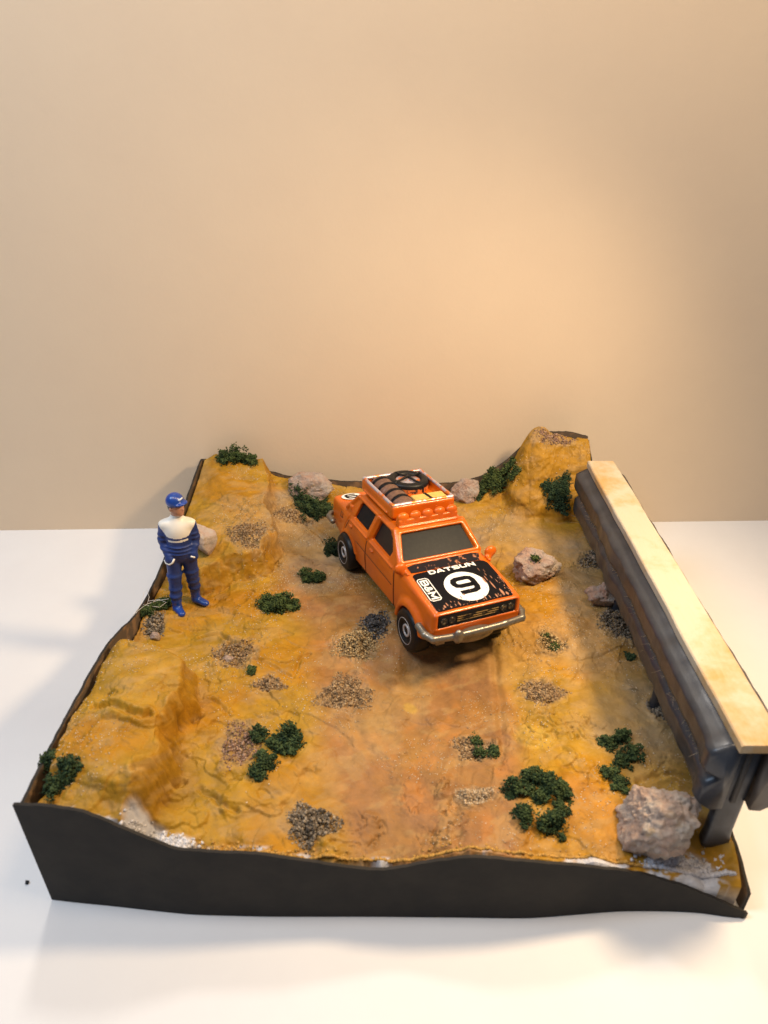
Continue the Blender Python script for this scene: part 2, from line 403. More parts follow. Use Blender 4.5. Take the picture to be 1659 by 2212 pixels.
# closed block: surface, skirt down to the table, bottom
N = NG * NG
idx = np.arange(N).reshape(NG, NG)
GD = GXY.copy(); fade = sstep(0, .02, tg) * sstep(0, .02, 1 - tg) * sstep(0, .02, sg) * sstep(0, .02, 1 - sg)
GD[..., 0] += fbm(GH * 40 + gy * 6, gy * 22, 951, 4) * .012 * cliff * fade
GD[..., 1] += fbm(GH * 40 - gx * 6, gx * 22, 961, 4) * .012 * cliff * fade
Vt = np.concatenate([GD.reshape(-1, 2), GH.reshape(-1, 1)], 1) * H
quads = np.stack([idx[:-1, :-1], idx[:-1, 1:], idx[1:, 1:], idx[1:, :-1]], -1).reshape(-1, 4)
ring = np.concatenate([idx[0, :-1], idx[:-1, -1], idx[-1, :0:-1], idx[:0:-1, 0]])
nr = len(ring)
low = Vt[ring].copy(); low[:, 2] = .01
rl = np.arange(nr) + N
sk = np.stack([rl, np.roll(rl, -1), np.roll(ring, -1), ring], -1)
me = mesh_np('terrain', np.concatenate([Vt, low]), np.concatenate([quads, sk]))
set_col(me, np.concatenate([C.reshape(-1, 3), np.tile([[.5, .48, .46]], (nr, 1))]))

m_ground = mat('painted_desert_ground', rough=.55, spec=.2)
n = NT(m_ground); b = n.n['Principled BSDF']; co = n.add('ShaderNodeTexCoord').outputs['Object']
at_ = n.add('ShaderNodeVertexColor', layer_name='paint').outputs['Color']
mott = n.ramp(n.noise(2.2, 8, .62, co, .6), [(.30, .80), (.52, 1.0), (.75, 1.10)])
c = n.mix(1.0, at_, mott, 'MULTIPLY')
spk = n.ramp(n.noise(26, 4, .7, co), [(.66, 0.0), (.72, 1.0)])
c = n.mix(spk, c, (.42, .31, .16))
drk = n.ramp(n.noise(14, 5, .7, co), [(.27, 1.0), (.34, 0.0)])
c = n.mix(drk, c, (.13, .085, .04))
n.l.new(c, b.inputs['Base Color'])
n.l.new(n.ramp(n.noise(1.6, 5, .6, co), [(.35, .34), (.65, .62)]), b.inputs['Roughness'])
nb = n.bump(n.noise(2.5, 10, .55, co, 1.2), .5, .10)
nb = n.bump(n.noise(50, 3, .6, co), .35, .015, nb)
n.l.new(nb, b.inputs['Normal'])

base = empty('diorama_base', (0, 0, 0))
tag(base, 'square desert diorama base of ochre ground edged with black card', 'diorama base')
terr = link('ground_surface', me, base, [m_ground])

# card panels round the base
m_card = mat('black_card', (.020, .018, .016), .7, spec=.2)
detail(m_card, (.030, .026, .022), 1.2, .4, .65, .12, 30, .01)
m_card_in = mat('brown_card', (.10, .075, .055), .8, spec=.2)
detail(m_card_in, (.22, .14, .08), 2.5, .5, .62, .3, 25, .02)
def card(name, path, label=None, thick=.06, inward=1, n=160, label_mat=None):
    """path: list of (x, y, h) in camera heights; a standing strip with thickness and an uneven cut edge."""
    P = np.array(path, float); L = np.r_[0, np.cumsum(np.hypot(*np.diff(P[:, :2], axis=0).T))]
    s = np.linspace(0, L[-1], n); X = np.interp(s, L, P[:, 0]); Y = np.interp(s, L, P[:, 1]); Z = np.interp(s, L, P[:, 2])
    k = np.ones(5) / 5
    for _ in range(3):
        Zp = np.convolve(np.pad(Z, 2, mode='edge'), k, 'valid'); Z[1:-1] = Zp[1:-1]
        for A in (X, Y):
            Ap = np.convolve(np.pad(A, 2, mode='edge'), k, 'valid'); A[2:-2] = Ap[2:-2]
    Z = Z + fbm(s * 75, s * 0, 201, 4, .6) * .004
    X, Y, Z = X * H, Y * H, Z * H
    tx, ty = np.gradient(X), np.gradient(Y); l = np.hypot(tx, ty); nx, ny = -ty / l * inward, tx / l * inward
    rows = 8; V = []; 
    for side in (0, 1):
        for r in range(rows + 1):
            z = .012 + (Z - .012) * r / rows
            V.append(np.stack([X + nx * thick * side, Y + ny * thick * side, z], 1))
    V = np.concatenate(V); g = lambda side, r: (side * (rows + 1) + r) * n
    Fc = []; mi = []
    for r in range(rows):
        for i in range(n - 1):
            Fc.append((g(0, r) + i, g(0, r) + i + 1, g(0, r + 1) + i + 1, g(0, r + 1) + i)); mi.append(0)
            Fc.append((g(1, r) + i + 1, g(1, r) + i, g(1, r + 1) + i, g(1, r + 1) + i + 1)); mi.append(1)
        for i, fl in ((0, 1), (n - 1, 0)):
            q = (g(0, r) + i, g(0, r + 1) + i, g(1, r + 1) + i, g(1, r) + i); Fc.append(q if fl else q[::-1]); mi.append(0)
    for i in range(n - 1):
        Fc.append((g(0, rows) + i, g(0, rows) + i + 1, g(1, rows) + i + 1, g(1, rows) + i)); mi.append(0)
        Fc.append((g(0, 0) + i + 1, g(0, 0) + i, g(1, 0) + i, g(1, 0) + i + 1)); mi.append(0)
    m = mesh_from(name, V, Fc); o = link(name, m, base, [m_card, m_card_in], smooth=False)
    m.polygons.foreach_set('material_index', mi)
    if label: o['label'] = label
    return o
def col_pt(ub, vb, vt):
    """ground point seen at (ub, vb) and the height of the point above it seen at row vt"""
    p = at(ub, vb, 0); d = ray(ub, vt); t = p[1] / d[1]
    return (p[0], p[1], 1 + d[2] * t)
bot = [(112,1944),(160,1950),(244,1958),(330,1968),(415,1977),(587,1981),(811,1981),(1000,1983),(1141,1985),(1240,1977),(1337,1969),(1430,1969),(1508,1972),(1560,1980),(1601,1987),(1612,1982)]
topv = [(28,1740),(120,1741),(190,1753),(240,1772),(290,1804),(330,1826),(380,1838),(450,1842),(600,1848),(700,1862),(790,1883),(850,1885),(920,1867),(990,1849),(1060,1851),(1150,1864),(1290,1874),(1400,1888),(1500,1922),(1560,1950),(1618,1973)]
path = []
for ub, vb in bot:
    p = at(ub, vb, 0)
    # column above p: find top so that its projected column hits the measured top line
    best = None
    for h in np.linspace(.003, .26, 400):
        z = p[1] * math.cos(TH) + (1 - h) * math.sin(TH); vv = (1 - h) * math.cos(TH) - p[1] * math.sin(TH)
        u, v = CX + F * p[0] / z, CY + F * vv / z
        e = abs(v - np.interp(u, [a for a, _ in topv], [b_ for _, b_ in topv]))
        if best is None or e < best[0]: best = (e, h)
    path.append((p[0], p[1], best[1]))
card('front_panel', path, 'black front card panel with a wavy cut top edge')
lp = [(-.474,.594,.198),(-.4735,.66,.200),(-.472,.76,.199),(-.470,.86,.197),(-.467,.925,.192),(-.465,.97,.178),(-.462,1.03,.158),(-.460,1.12,.150),(-.458,1.22,.157),(-.455,1.32,.172),(-.453,1.42,.192),(-.450,1.52,.212),(-.449,1.556,.216)]
card('left_panel', lp, 'dark left card panel rising above the ground', inward=-1)
bp_ = [(-.449,1.560,.214),(-.40,1.560,.216),(-.34,1.558,.200),(-.29,1.556,.186),(-.22,1.553,.168),(-.1,1.549,.160),(.0,1.546,.158),(.1,1.543,.156),(.18,1.541,.160),(.24,1.539,.178),(.30,1.537,.225),(.335,1.536,.275),(.37,1.535,.298),(.42,1.534,.303),(.470,1.533,.294),(.482,1.532,.288)]
card('back_panel', bp_, 'dark back card panel peaking behind the right hill', inward=-1)
rp = [(.508,.570,.040),(.507,.62,.066),(.505,.7,.086),(.502,.85,.092),(.499,1.0,.10),(.497,1.2,.12),(.494,1.35,.18),(.490,1.45,.225),(.487,1.515,.26),(.486,1.53,.28)]
card('right_panel', rp, 'low dark right card panel beside the barrier', inward=1)

# ------------------------------------------------------------------ SDF modelling
class Vol:
    def __init__(s, lo, hi, h):
        s.lo = np.array(lo, float); s.h = h; s.n = np.ceil((np.array(hi) - s.lo) / h).astype(int) + 1
        s.a = np.full(s.n, .5, np.float32)
        s.ax = [s.lo[i] + h * np.arange(s.n[i]) for i in range(3)]
    def sl(s, lo, hi):
        r = []
        for i in range(3):
            a = max(int((lo[i] - s.lo[i]) / s.h), 0); b_ = min(int((hi[i] - s.lo[i]) / s.h) + 2, s.n[i]); r.append(slice(a, b_))
        return tuple(r)
    def grid(s, r): return s.ax[0][r[0]][:, None, None], s.ax[1][r[1]][None, :, None], s.ax[2][r[2]][None, None, :]
    def op(s, fn, lo=None, hi=None, k=.0, sub=False):
        if lo is None: lo, hi = s.lo, s.lo + s.h * s.n
        m = k + 3 * s.h
        r = s.sl([q - m for q in lo], [q + m for q in hi])
        X, Y, Z = s.grid(r); d = fn(X, Y, Z); A = s.a[r]
        if sub: A2 = smax(A, -d, k)
        else: A2 = smin(A, d, k)
        s.a[r] = A2
    def mesh(s, name):
        g = vdb.FloatGrid(.5); g.copyFromArray(np.ascontiguousarray(s.a, dtype=np.float32)); g.transform = vdb.createLinearTransform(voxelSize=s.h)
        p, q = g.convertToQuads(isovalue=0.0)
        return mesh_np(name, np.asarray(p) + s.lo[None], np.asarray(q)[:, ::-1])
def smin(a, b, k):
    if k <= 0: return np.minimum(a, b)
    h = np.maximum(k - np.abs(a - b), 0) / k; return np.minimum(a, b) - h * h * k * .25
def smax(a, b, k):
    if k <= 0: return np.maximum(a, b)
    h = np.maximum(k - np.abs(a - b), 0) / k; return np.maximum(a, b) + h * h * k * .25
def box(c, e, r=0.0, R=None):
    c = np.array(c, float); e = np.array(e, float) - r
    def f(X, Y, Z):
        x, y, z = X - c[0], Y - c[1], Z - c[2]
        if R is not None:
            M = R; x, y, z = (M[0][0] * x + M[1][0] * y + M[2][0] * z, M[0][1] * x + M[1][1] * y + M[2][1] * z, M[0][2] * x + M[1][2] * y + M[2][2] * z)
        qx, qy, qz = np.abs(x) - e[0], np.abs(y) - e[1], np.abs(z) - e[2]
        return np.sqrt(np.maximum(qx, 0) ** 2 + np.maximum(qy, 0) ** 2 + np.maximum(qz, 0) ** 2) + np.minimum(np.maximum(np.maximum(qx, qy), qz), 0) - r
    f.lo = c - np.max(e + r) * 1.8 if R is not None else c - e - r; f.hi = c + np.max(e + r) * 1.8 if R is not None else c + e + r
    return f
def cap(a, b, r1, r2=None, sq=(1, 1, 1)):
    a = np.array(a, float); b = np.array(b, float); r2 = r1 if r2 is None else r2; d = b - a; L = (d * d).sum() + 1e-12
    def f(X, Y, Z):
        t = np.clip(((X - a[0]) * d[0] + (Y - a[1]) * d[1] + (Z - a[2]) * d[2]) / L, 0, 1)
        return np.sqrt(((X - a[0] - t * d[0]) / sq[0]) ** 2 + ((Y - a[1] - t * d[1]) / sq[1]) ** 2 + ((Z - a[2] - t * d[2]) / sq[2]) ** 2) - (r1 + (r2 - r1) * t)
    m = max(r1, r2) * max(sq); f.lo = np.minimum(a, b) - m; f.hi = np.maximum(a, b) + m
    return f
def ell(c, e):
    c = np.array(c, float); e = np.array(e, float)
    def f(X, Y, Z):
        k = np.sqrt(((X - c[0]) / e[0]) ** 2 + ((Y - c[1]) / e[1]) ** 2 + ((Z - c[2]) / e[2]) ** 2)
        return (k - 1) * e.min()
    f.lo = c - e; f.hi = c + e
    return f
def poly2(P):
    P = np.array(P, float)
    def f(X, Z):
        d = np.full(np.broadcast(X, Z).shape, 1e9); s = np.ones(d.shape)
        n_ = len(P)
        for i in range(n_):
            a = P[i]; b_ = P[i - 1]; e = b_ - a; wx = X - a[0]; wz = Z - a[1]
            t = np.clip((wx * e[0] + wz * e[1]) / (e @ e), 0, 1)
            d = np.minimum(d, (wx - e[0] * t) ** 2 + (wz - e[1] * t) ** 2)
            c1 = Z >= a[1]; c2 = Z < b_[1]; c3 = e[0] * wz > e[1] * wx
            fl = (c1 & c2 & c3) | (~c1 & ~c2 & ~c3); s = np.where(fl, -s, s)
        return s * np.sqrt(d)
    return f
def add(v, f, k=0.0, sub=False): v.op(f, f.lo, f.hi, k, sub)

# ------------------------------------------------------------------ the toy car (local units: about body widths)
U = SC * H
car = empty('toy_car', PCAR * H, RCAR.to_euler())
tag(car, 'orange toy rally sedan with black number 9 hood and loaded roof rack', 'toy car')
m_or = mat('orange_enamel', (.64, .130, .004), .34, spec=.35, coat=.25, coat_rough=.10)
n = NT(m_or); b = n.n['Principled BSDF']; co = n.add('ShaderNodeTexCoord').outputs['Object']
c = n.mix(n.ramp(n.noise(.9, 5, .6, co), [(.4, 0.), (.65, 1.)]), (.64, .130, .004), (.50, .090, .006))
c = n.mix(n.ramp(n.noise(7, 6, .75, co), [(.67, 0.), (.70, .8)]), c, (.60, .13, .05))
c = n.mix(n.ramp(n.noise(11, 5, .8, co), [(.73, 0.), (.75, .9)]), c, (.30, .22, .2))
n.l.new(c, b.inputs['Base Color']); n.l.new(n.bump(n.noise(6, 4, .5, co), .12, .02), b.inputs['Normal'])
m_blk = mat('black_rubber', (.007, .007, .008), .42, spec=.25)
m_blk2 = mat('black_plastic', (.009, .009, .010), .5, spec=.2)
m_glass = mat('smoked_pane', (.012, .014, .016), .34, spec=.05)
detail(m_glass, (.018, .020, .020), 9, .45, .7, 0, 30, .01)
m_dark = mat('painted_opening_shade', (.006, .006, .006), .5)  # black pane colour stands for the shade inside the open windows
m_sil = mat('brushed_metal', (.24, .22, .185), .38, metal=.7)
detail(m_sil, (.16, .14, .11), 9, .45, .7, .2, 50, .01, rr=(.3, .5))
m_wht = mat('white_print', (.80, .82, .80), .4)
m_prt = mat('black_print', (.004, .0045, .007), .42, spec=.12)
m_chip = mat('chipped_salmon', (.36, .17, .10), .5)

def hoodz(x): return .6585 - .1404 * (x - 1.196)
v = Vol((-.70, -.60, .08), (2.0, .60, 1.0), .0095)
P1 = [(-.52, .24), (-.575, .30), (-.592, .45), (-.582, .565), (-.555, .590), (-.12, .640), (.0, .652), (1.10, .668), (1.196, .6585), (1.880, hoodz(1.88)), (1.902, .548), (1.898, .40), (1.88, .30), (1.70, .22), (1.30, .185), (.15, .175), (-.25, .23)]
pf = poly2(P1)
def width(X, Z):
    w = .456 - .10 * np.maximum(Z - .52, 0) - 1.2 * np.maximum(Z - .575, 0) ** 1.0 * .18 - .06 * np.maximum(.36 - Z, 0)
    w = w - .055 * sstep(1.45, 1.95, X) * sstep(.3, .55, Z) * .35 - .05 * sstep(.0, -.6, X)
    return w
def lower(X, Y, Z):
    d2 = pf(X[:, :, 0], Z[:, 0, :].reshape(1, -1))[:, None, :] if False else pf(X, Z)
    return smax(d2, np.abs(Y) - width(X, Z), .045)
v.op(lower)
# cabin
cabp = poly2([(-.16, .60), (.085, .872), (.13, .895), (.90, .897), (.952, .880), (1.215, .655), (1.2, .60)])
def cabw(Z): return .424 - .30 * np.maximum(Z - .655, 0)
v.op(lambda X, Y, Z: smax(cabp(X, Z), np.abs(Y) - cabw(Z), .05), (-.2, -.5, .55), (1.25, .5, .95), .012)
# windscreen recess with raised lip
ws_d = np.array([.952 - 1.205, 0, .878 - .660]); wl_ = np.linalg.norm(ws_d); ws_d /= wl_; ws_n = np.array([-ws_d[2], 0, ws_d[0]]) * -1
ws_o = np.array([1.205, 0, .660])
wsp = poly2([(.035, -.388), (.035, .388), (wl_ - .035, .322), (wl_ - .035, -.322)])
def ws_coord(X, Y, Z):
    x, z = X - ws_o[0], Z - ws_o[2]
    return x * ws_d[0] + z * ws_d[2], x * ws_n[0] + z * ws_n[2]
def wsf(lo_, hi_, grow):
    def f(X, Y, Z):
        s_, n_ = ws_coord(X, Y, Z)
        return np.maximum(wsp(s_, Y + 0 * s_) - grow, np.maximum(n_ - hi_, lo_ - n_))
    f.lo = np.array([.85, -.48, .6]); f.hi = np.array([1.35, .48, .97]); return f
add(v, wsf(-.02, .016, .026), .012)
add(v, wsf(-.026, .2, 0.0), .008, True)
# side windows
for P, dep in (([(.10, .632), (.155, .80), (.20, .838), (.50, .842), (.44, .628)], .04), ([(.57, .620), (.635, .842), (.84, .842), (.93, .79), (1.00, .70), (.97, .612)], .045)):
    q = poly2(P)
    for sgn in (-1, 1):
        lo = (min(p[0] for p in P), -.5 if sgn < 0 else .2, .58); hi = (max(p[0] for p in P), -.2 if sgn < 0 else .5, .9)
        v.op(lambda X, Y, Z, q=q, dep=dep, sgn=sgn: np.maximum(q(X, Z), (cabw(Z) - dep) - sgn * Y), lo, hi, .012, True)
# B pillar rib and drip rail, A pillar bulge
for sgn in (-1, 1):
    add(v, cap((.53, sgn * .436, .625), (.60, sgn * .372, .865), .022), .02)
    add(v, cap((.10, sgn * .365, .858), (.93, sgn * .360, .860), .014), .012)
    add(v, cap((1.17, sgn * .412, .655), (.93, sgn * .352, .872), .034, .030), .02)
    add(v, cap((-.10, sgn * .418, .665), (.10, sgn * .362, .865), .022), .02)
    # belt ridges, crease, handles, vent
    add(v, cap((.07, sgn * .452, .592), (.47, sgn * .452, .588), .010), .01)
    add(v, cap((.56, sgn * .452, .588), (1.08, sgn * .452, .582), .010), .01)
    add(v, box((.09, sgn * .462, .535), (.035, .012, .012), .008), .006)
    add(v, box((.63, sgn * .462, .525), (.035, .012, .012), .008), .006)
    add(v, box((.0, sgn * .415, .700), (.030, .014, .030), .008), .006)
    # arches and flares
    for xc, R, r, y, k in ((1.529, .242, .045, .452, .05), (0.0, .225, .020, .442, .03)):
        def tor(X, Y, Z, xc=xc, R=R, r=r, y=y, sgn=sgn):
            q = np.hypot(X - xc, Z - .185) - R
            d = np.sqrt(q * q + ((sgn * Y - y) / 1.0) ** 2) - r
            return np.maximum(d, np.where(X > xc, .27, .20) - Z)
        tor.lo = np.array([xc - .32, sgn * y - .07, .2]); tor.hi = np.array([xc + .32, sgn * y + .07, .5]); add(v, tor, k)
    for i in range(13):
        a = math.radians(8 + 164 * i / 12); rr_ = .292
        add(v, ell((1.529 + rr_ * math.cos(a), sgn * .455, .185 + rr_ * math.sin(a)), (.016, .014, .016)), .004) if .185 + rr_ * math.sin(a) > .24 else None
    # seams
    def seam(P, r=.0085):
        for a, b_ in zip(P[:-1], P[1:]):
            A = (a[0], sgn * float(width(np.float64(a[0]), np.float64(a[1]))), a[1]); B = (b_[0], sgn * float(width(np.float64(b_[0]), np.float64(b_[1]))), b_[1])
            add(v, cap(A, B, r), .004, True)
    seam([(.500, .60), (.478, .50), (.468, .40), (.480, .20)])
    seam([(.03, .64), (-.02, .55), (-.09, .46), (-.12, .38)])
    seam([(1.125, .62), (1.140, .50), (1.148, .38), (1.150, .19)])
    seam([(-.25, .49), (-.18, .50), (-.17, .575), (-.24, .565), (-.25, .49)], .006)
    seam([(.25, .425), (.5, .418), (1.1, .408)], .006)
    # hood edge lines, trunk lines
    add(v, cap((1.25, sgn * .402, hoodz(1.25) + .002), (1.89, sgn * .402, hoodz(1.89) + .002), .009), .006, True)
    add(v, cap((-.50, sgn * .36, .603), (-.16, sgn * .36, .639), .009), .006, True)
    def arch(X, Y, Z, sgn=sgn):
        d = np.minimum(np.hypot(X - 1.529, Z - .185) - .218, np.hypot(X, Z - .185) - .208); return np.maximum(d, .27 - sgn * Y)
    arch.lo = np.array([-.25, .2 if sgn > 0 else -.6, .08]); arch.hi = np.array([1.8, .6 if sgn > 0 else -.2, .45]); add(v, arch, .008, True)
add(v, cap((-.16, -.36, .639), (-.16, .36, .639), .009), .006, True)
# grille recess, rear window
add(v, box((1.905, 0, .475), (.022, .392, .066), .004), .006, True)
me = v.mesh('body')
me.transform(Matrix.Scale(U, 4))
link('body', me, car, [m_or])

def part(name, V, Fc, mats, parent=car, smooth=False, label=None, mi=None):
    me = mesh_from(name, [(p[0] * U, p[1] * U, p[2] * U) for p in V], Fc)
    o = link(name, me, parent, mats, smooth=smooth)
    if mi: me.polygons.foreach_set('material_index', mi)
    if label: o['label'] = label
    return o
def vpart(name, lo, hi, h, ops, mats, parent=car, label=None):
    w = Vol(lo, hi, h)
    for o_ in ops:
        f, k, s_ = (o_ + (0.0, False))[:3] if len(o_) < 3 else o_
        add(w, f, k, s_)
    me = w.mesh(name); me.transform(Matrix.Scale(U, 4))
    o = link(name, me, parent, mats)
    if label: o['label'] = label
    return o
# panes
W0 = lambda s_, y, n_: ws_o + ws_d * s_ + np.array([0, y, 0]) + ws_n * n_
part('windshield', [W0(.02, -.40, -.016), W0(.02, .40, -.016), W0(wl_ - .02, .33, -.016), W0(wl_ - .02, -.33, -.016), W0(.02, -.40, -.026), W0(.02, .40, -.026), W0(wl_ - .02, .33, -.026), W0(wl_ - .02, -.33, -.026)],
     [(0, 1, 2, 3), (7, 6, 5, 4), (0, 4, 5, 1), (1, 5, 6, 2), (2, 6, 7, 3), (3, 7, 4, 0)], [m_glass])
for sgn in (-1, 1):
    for nm, P, dep, mm in (('side_window', [(.07, .61), (.12, .86), (.55, .86), (.47, .61)], .030, m_glass), ('open_window_shade_pane', [(.54, .60), (.61, .86), (.85, .86), (1.02, .70), (1.0, .60)], .034, m_dark)):
        cw_ = lambda z: .424 - .30 * (z - .655)
        V = [(x, sgn * (cw_(z) - dep), z) for x, z in P] + [(x, sgn * (cw_(z) - dep - .01), z) for x, z in P]; k = len(P)
        Fc = [tuple(range(k)), tuple(range(2 * k - 1, k - 1, -1))] + [(i, i + k, (i + 1) % k + k, (i + 1) % k) for i in range(k)]
        part(nm, V, Fc, [mm], label='black pane painted as the shade inside the open front window' if dep > .032 else None)
def seam_tube(P, sgn, r=.0052):
    V = []; Fc = []
    Q = [np.array((x, sgn * (float(width(np.float64(x), np.float64(z))) + .0005), z)) for x, z in P]
    for i, p in enumerate(Q):
        d = Q[min(i + 1, len(Q) - 1)] - Q[max(i - 1, 0)]; d /= np.linalg.norm(d); a = np.cross(d, [0, 1., 0]); a /= np.linalg.norm(a)
        for q in range(6): an = math.pi * q / 3; V.append(p + a * math.cos(an) * r + np.array([0, 1., 0]) * math.sin(an) * r * .6)
    for i in range(len(Q) - 1):
        for q in range(6): Fc.append((i * 6 + q, i * 6 + (q + 1) % 6, i * 6 + 6 + (q + 1) % 6, i * 6 + 6 + q))
    Fc += [tuple(range(6))[::-1], tuple(range(len(V) - 6, len(V)))]
    part('panel_seam', V, Fc, [m_seam], smooth=True)
m_seam = mat('dark_seam', (.11, .035, .012), .7)  # dark brown strips standing in for the door gaps
def dens(P):
    P = np.array(P, float); L = np.r_[0, np.cumsum(np.hypot(*np.diff(P, axis=0).T))]; t = np.linspace(0, L[-1], 14); return list(zip(np.interp(t, L, P[:, 0]), np.interp(t, L, P[:, 1])))
for sgn in (-1, 1):
    seam_tube(dens([(.500, .565), (.485, .50), (.468, .40), (.472, .30), (.485, .21)]), sgn)
    seam_tube(dens([(.025, .575), (-.01, .52), (-.05, .47), (-.10, .40)]), sgn)
    seam_tube(dens([(1.130, .575), (1.140, .50), (1.148, .38), (1.150, .21)]), sgn)
    seam_tube(dens([(.22, .425), (.5, .418), (1.1, .408)]), sgn, .004)
    seam_tube(dens([(-.25, .49), (-.18, .50), (-.17, .565), (-.24, .555), (-.25, .49)]), sgn, .004)
# chassis plate
vpart('chassis', (-.5, -.4, .05), (1.9, .4, .26), .02, [(box((.68, 0, .155), (1.12, .36, .045), .02),)], [m_blk2])
# bumpers
BR = []
pb = [(1.74, -.492, .372), (1.86, -.488, .355), (1.935, -.445, .345), (1.962, -.25, .348), (1.968, 0, .350), (1.962, .25, .350), (1.935, .445, .345), (1.86, .488, .355), (1.74, .492, .372)]
BR = [(cap(a, b_, .034, sq=(.8, 1, 1)), .012) for a, b_ in zip(pb[:-1], pb[1:])]
vpart('front_bumper', (1.66, -.56, .2), (2.04, .56, .46), .008, BR + [(cap((1.985, -.235, .33), (1.985, -.235, .385), .040, sq=(.7, 1, 1)), .01), (ell((1.915, -.03, .29), (.05, .20, .075)), .015), (box((1.88, -.36, .285), (.03, .045, .035), .008), .005)], [m_sil])
pb = [(-.40, -.470, .36), (-.54, -.465, .36), (-.60, -.42, .36), (-.61, 0, .36), (-.60, .42, .36), (-.54, .465, .36), (-.40, .47, .36)]
vpart('rear_bumper', (-.7, -.54, .3), (-.34, .54, .42), .009, [(cap(a, b_, .032, sq=(.8, 1, 1)), .01) for a, b_ in zip(pb[:-1], pb[1:])], [m_sil])
# grille: black panel, worn bright bars, lamp rings
gr = vpart('grille', (1.86, -.41, .39), (1.93, .41, .56), .007, [(box((1.885, 0, .475), (.010, .388, .062), .003),)] + [(cap((1.896, -.20, z), (1.896, .20, z), .005), .003) for z in (.432, .453, .474, .495, .516)], [m_blk2])
m_gold = mat('worn_bright_edge', (.45, .30, .12), .4, metal=.5)
detail(m_gold, (.02, .02, .02), 5, .50, .58, 0)
for z in (.453, .474, .495):
    V = []; 
    for s_ in (0, 1):
        for y in (-.205, .205): V += [(1.9015 + 0, y, z - .0035 + s_ * .007), (1.894, y, z - .0035 + s_ * .007)]
    part('grille_bar', V, [(0, 2, 6, 4), (1, 5, 7, 3), (0, 1, 3, 2), (4, 6, 7, 5), (0, 4, 5, 1), (2, 3, 7, 6)], [m_gold], gr)
m_hl = mat('headlamp_black_chrome', (.05, .045, .04), .25, metal=.6)
detail(m_hl, (.30, .24, .15), 16, .55, .62, .3, 60, .01)
for y in (-.335, -.258, .258, .335):
    vpart('headlight', (1.875, y - .05, .42), (1.925, y + .05, .53), .006, [(ell((1.896, y, .475), (.010, .034, .034)),), (ell((1.908, y, .475), (.010, .024, .024)), .004, True)], [m_hl])
# mirrors
for sgn, c0 in ((-1, (1.262, -.452, .668)), (1, (1.290, .478, .680))):
    vpart('side_mirror', (1.15, c0[1] - .12, .58), (1.42, c0[1] + .12, .84), .007,
          [(cap((c0[0] + .02, c0[1] * .93, .61), (c0[0], c0[1], c0[2] - .01), .028, .026),), (ell(c0, (.034, .062, .056)), .02), (cap((c0[0] + .02, c0[1] * .90, .645), (c0[0] + .07, c0[1] * .90, .635), .018), .02)], [m_or])
# wheels
def lathe_y(prof, n=48, cap_ends=True):
    V = []; Fc = []; k = len(prof)
    for i in range(n):
        a = 2 * math.pi * i / n
        for r, y in prof: V.append((r * math.cos(a), y, r * math.sin(a)))
    for i in range(n):
        j = (i + 1) % n
        for q in range(k - 1): Fc.append((i * k + q, i * k + q + 1, j * k + q + 1, j * k + q))
    return V, Fc
def wheel(x, sgn):
    e = bpy.data.objects.new('wheel', None); COL.objects.link(e); e.parent = car; e.location = (x * U, sgn * .43 * U, .185 * U); e.empty_display_size = .1
    o = -sgn  # profile written with outside = +1
    pr = [(.0, -.105), (.150, -.105), (.190, -.095), (.205, -.07), (.207, 0), (.205, .045), (.194, .068), (.168, .080), (.118, .083), (.104, .076), (.098, .062), (.0, .058)]
    V, Fc = lathe_y(pr)
    # tread blocks: small steps on the tyre
    V2 = []
    for i, p in enumerate(V):
        ang = i // len(pr); r = math.hypot(p[0], p[2]); s_ = 1 + (.018 if (ang % 4) < 2 and r > .20 else 0)
        V2.append((p[0] * s_, p[1] * sgn, p[2] * s_))
    if sgn < 0: Fc = [q[::-1] for q in Fc]
    part('tyre', V2, Fc, [m_blk], e, True)
    def ring(name, r0, r1, y0, y1, m_):
        V, Fc = lathe_y([(r0, y0), (r0 + .002, y1), (r1 - .002, y1), (r1, y0)]); V = [(p[0], p[1] * sgn, p[2]) for p in V]
        if sgn < 0: Fc = [q[::-1] for q in Fc]
        part(name, V, Fc, [m_], e, True)
    ring('whitewall_ring', .1200, .1265, .082, .0850, m_sil2)
    V, Fc = lathe_y([(.0, .070), (.03, .070), (.034, .064), (.098, .060)]); V = [(p[0], p[1] * sgn, p[2]) for p in V]
    part('hub', V, Fc if sgn > 0 else [q[::-1] for q in Fc], [m_blk2], e, True)
    ring('hub_ring', .040, .062, .060, .073, m_sil2)
    return e
m_sil2 = mat('pale_metal_paint', (.45, .42, .41), .4, metal=.2)
for x in (0, 1.529):
    for sgn in (-1, 1): wheel(x, sgn)
# roof rack, rails
m_rail = mat('worn_rack_rail', (.50, .46, .52), .35, metal=.5)
detail(m_rail, (.72, .20, .04), 5, .50, .56, .3, 40, .01)
rk = Vol((.02, -.42, .86), (.88, .42, 1.10), .008)
add(rk, box((.435, 0, .988), (.372, .338, .068), .026))
for sx in (.10, .32, .55, .77):
    for sy in (-.27, .27): add(rk, cap((sx, sy, .885), (sx, sy, .93), .022), .01)
add(rk, box((.435, 0, 1.08), (.345, .312, .10), .02), .008, True)
for sgn in (-1, 1): add(rk, cap((.16, sgn * .345, .955), (.70, sgn * .345, .955), .010), .008)
me = rk.mesh('roof_rack'); me.transform(Matrix.Scale(U, 4)); rack = link('roof_rack', me, car, [m_or])
R4 = [(.09, -.318), (.78, -.318), (.78, .318), (.09, .318)]
ops = []
for i in range(4):
    a, b_ = R4[i], R4[(i + 1) % 4]; ops.append((cap((a[0], a[1], 1.055), (b_[0], b_[1], 1.055), .0175), .01))
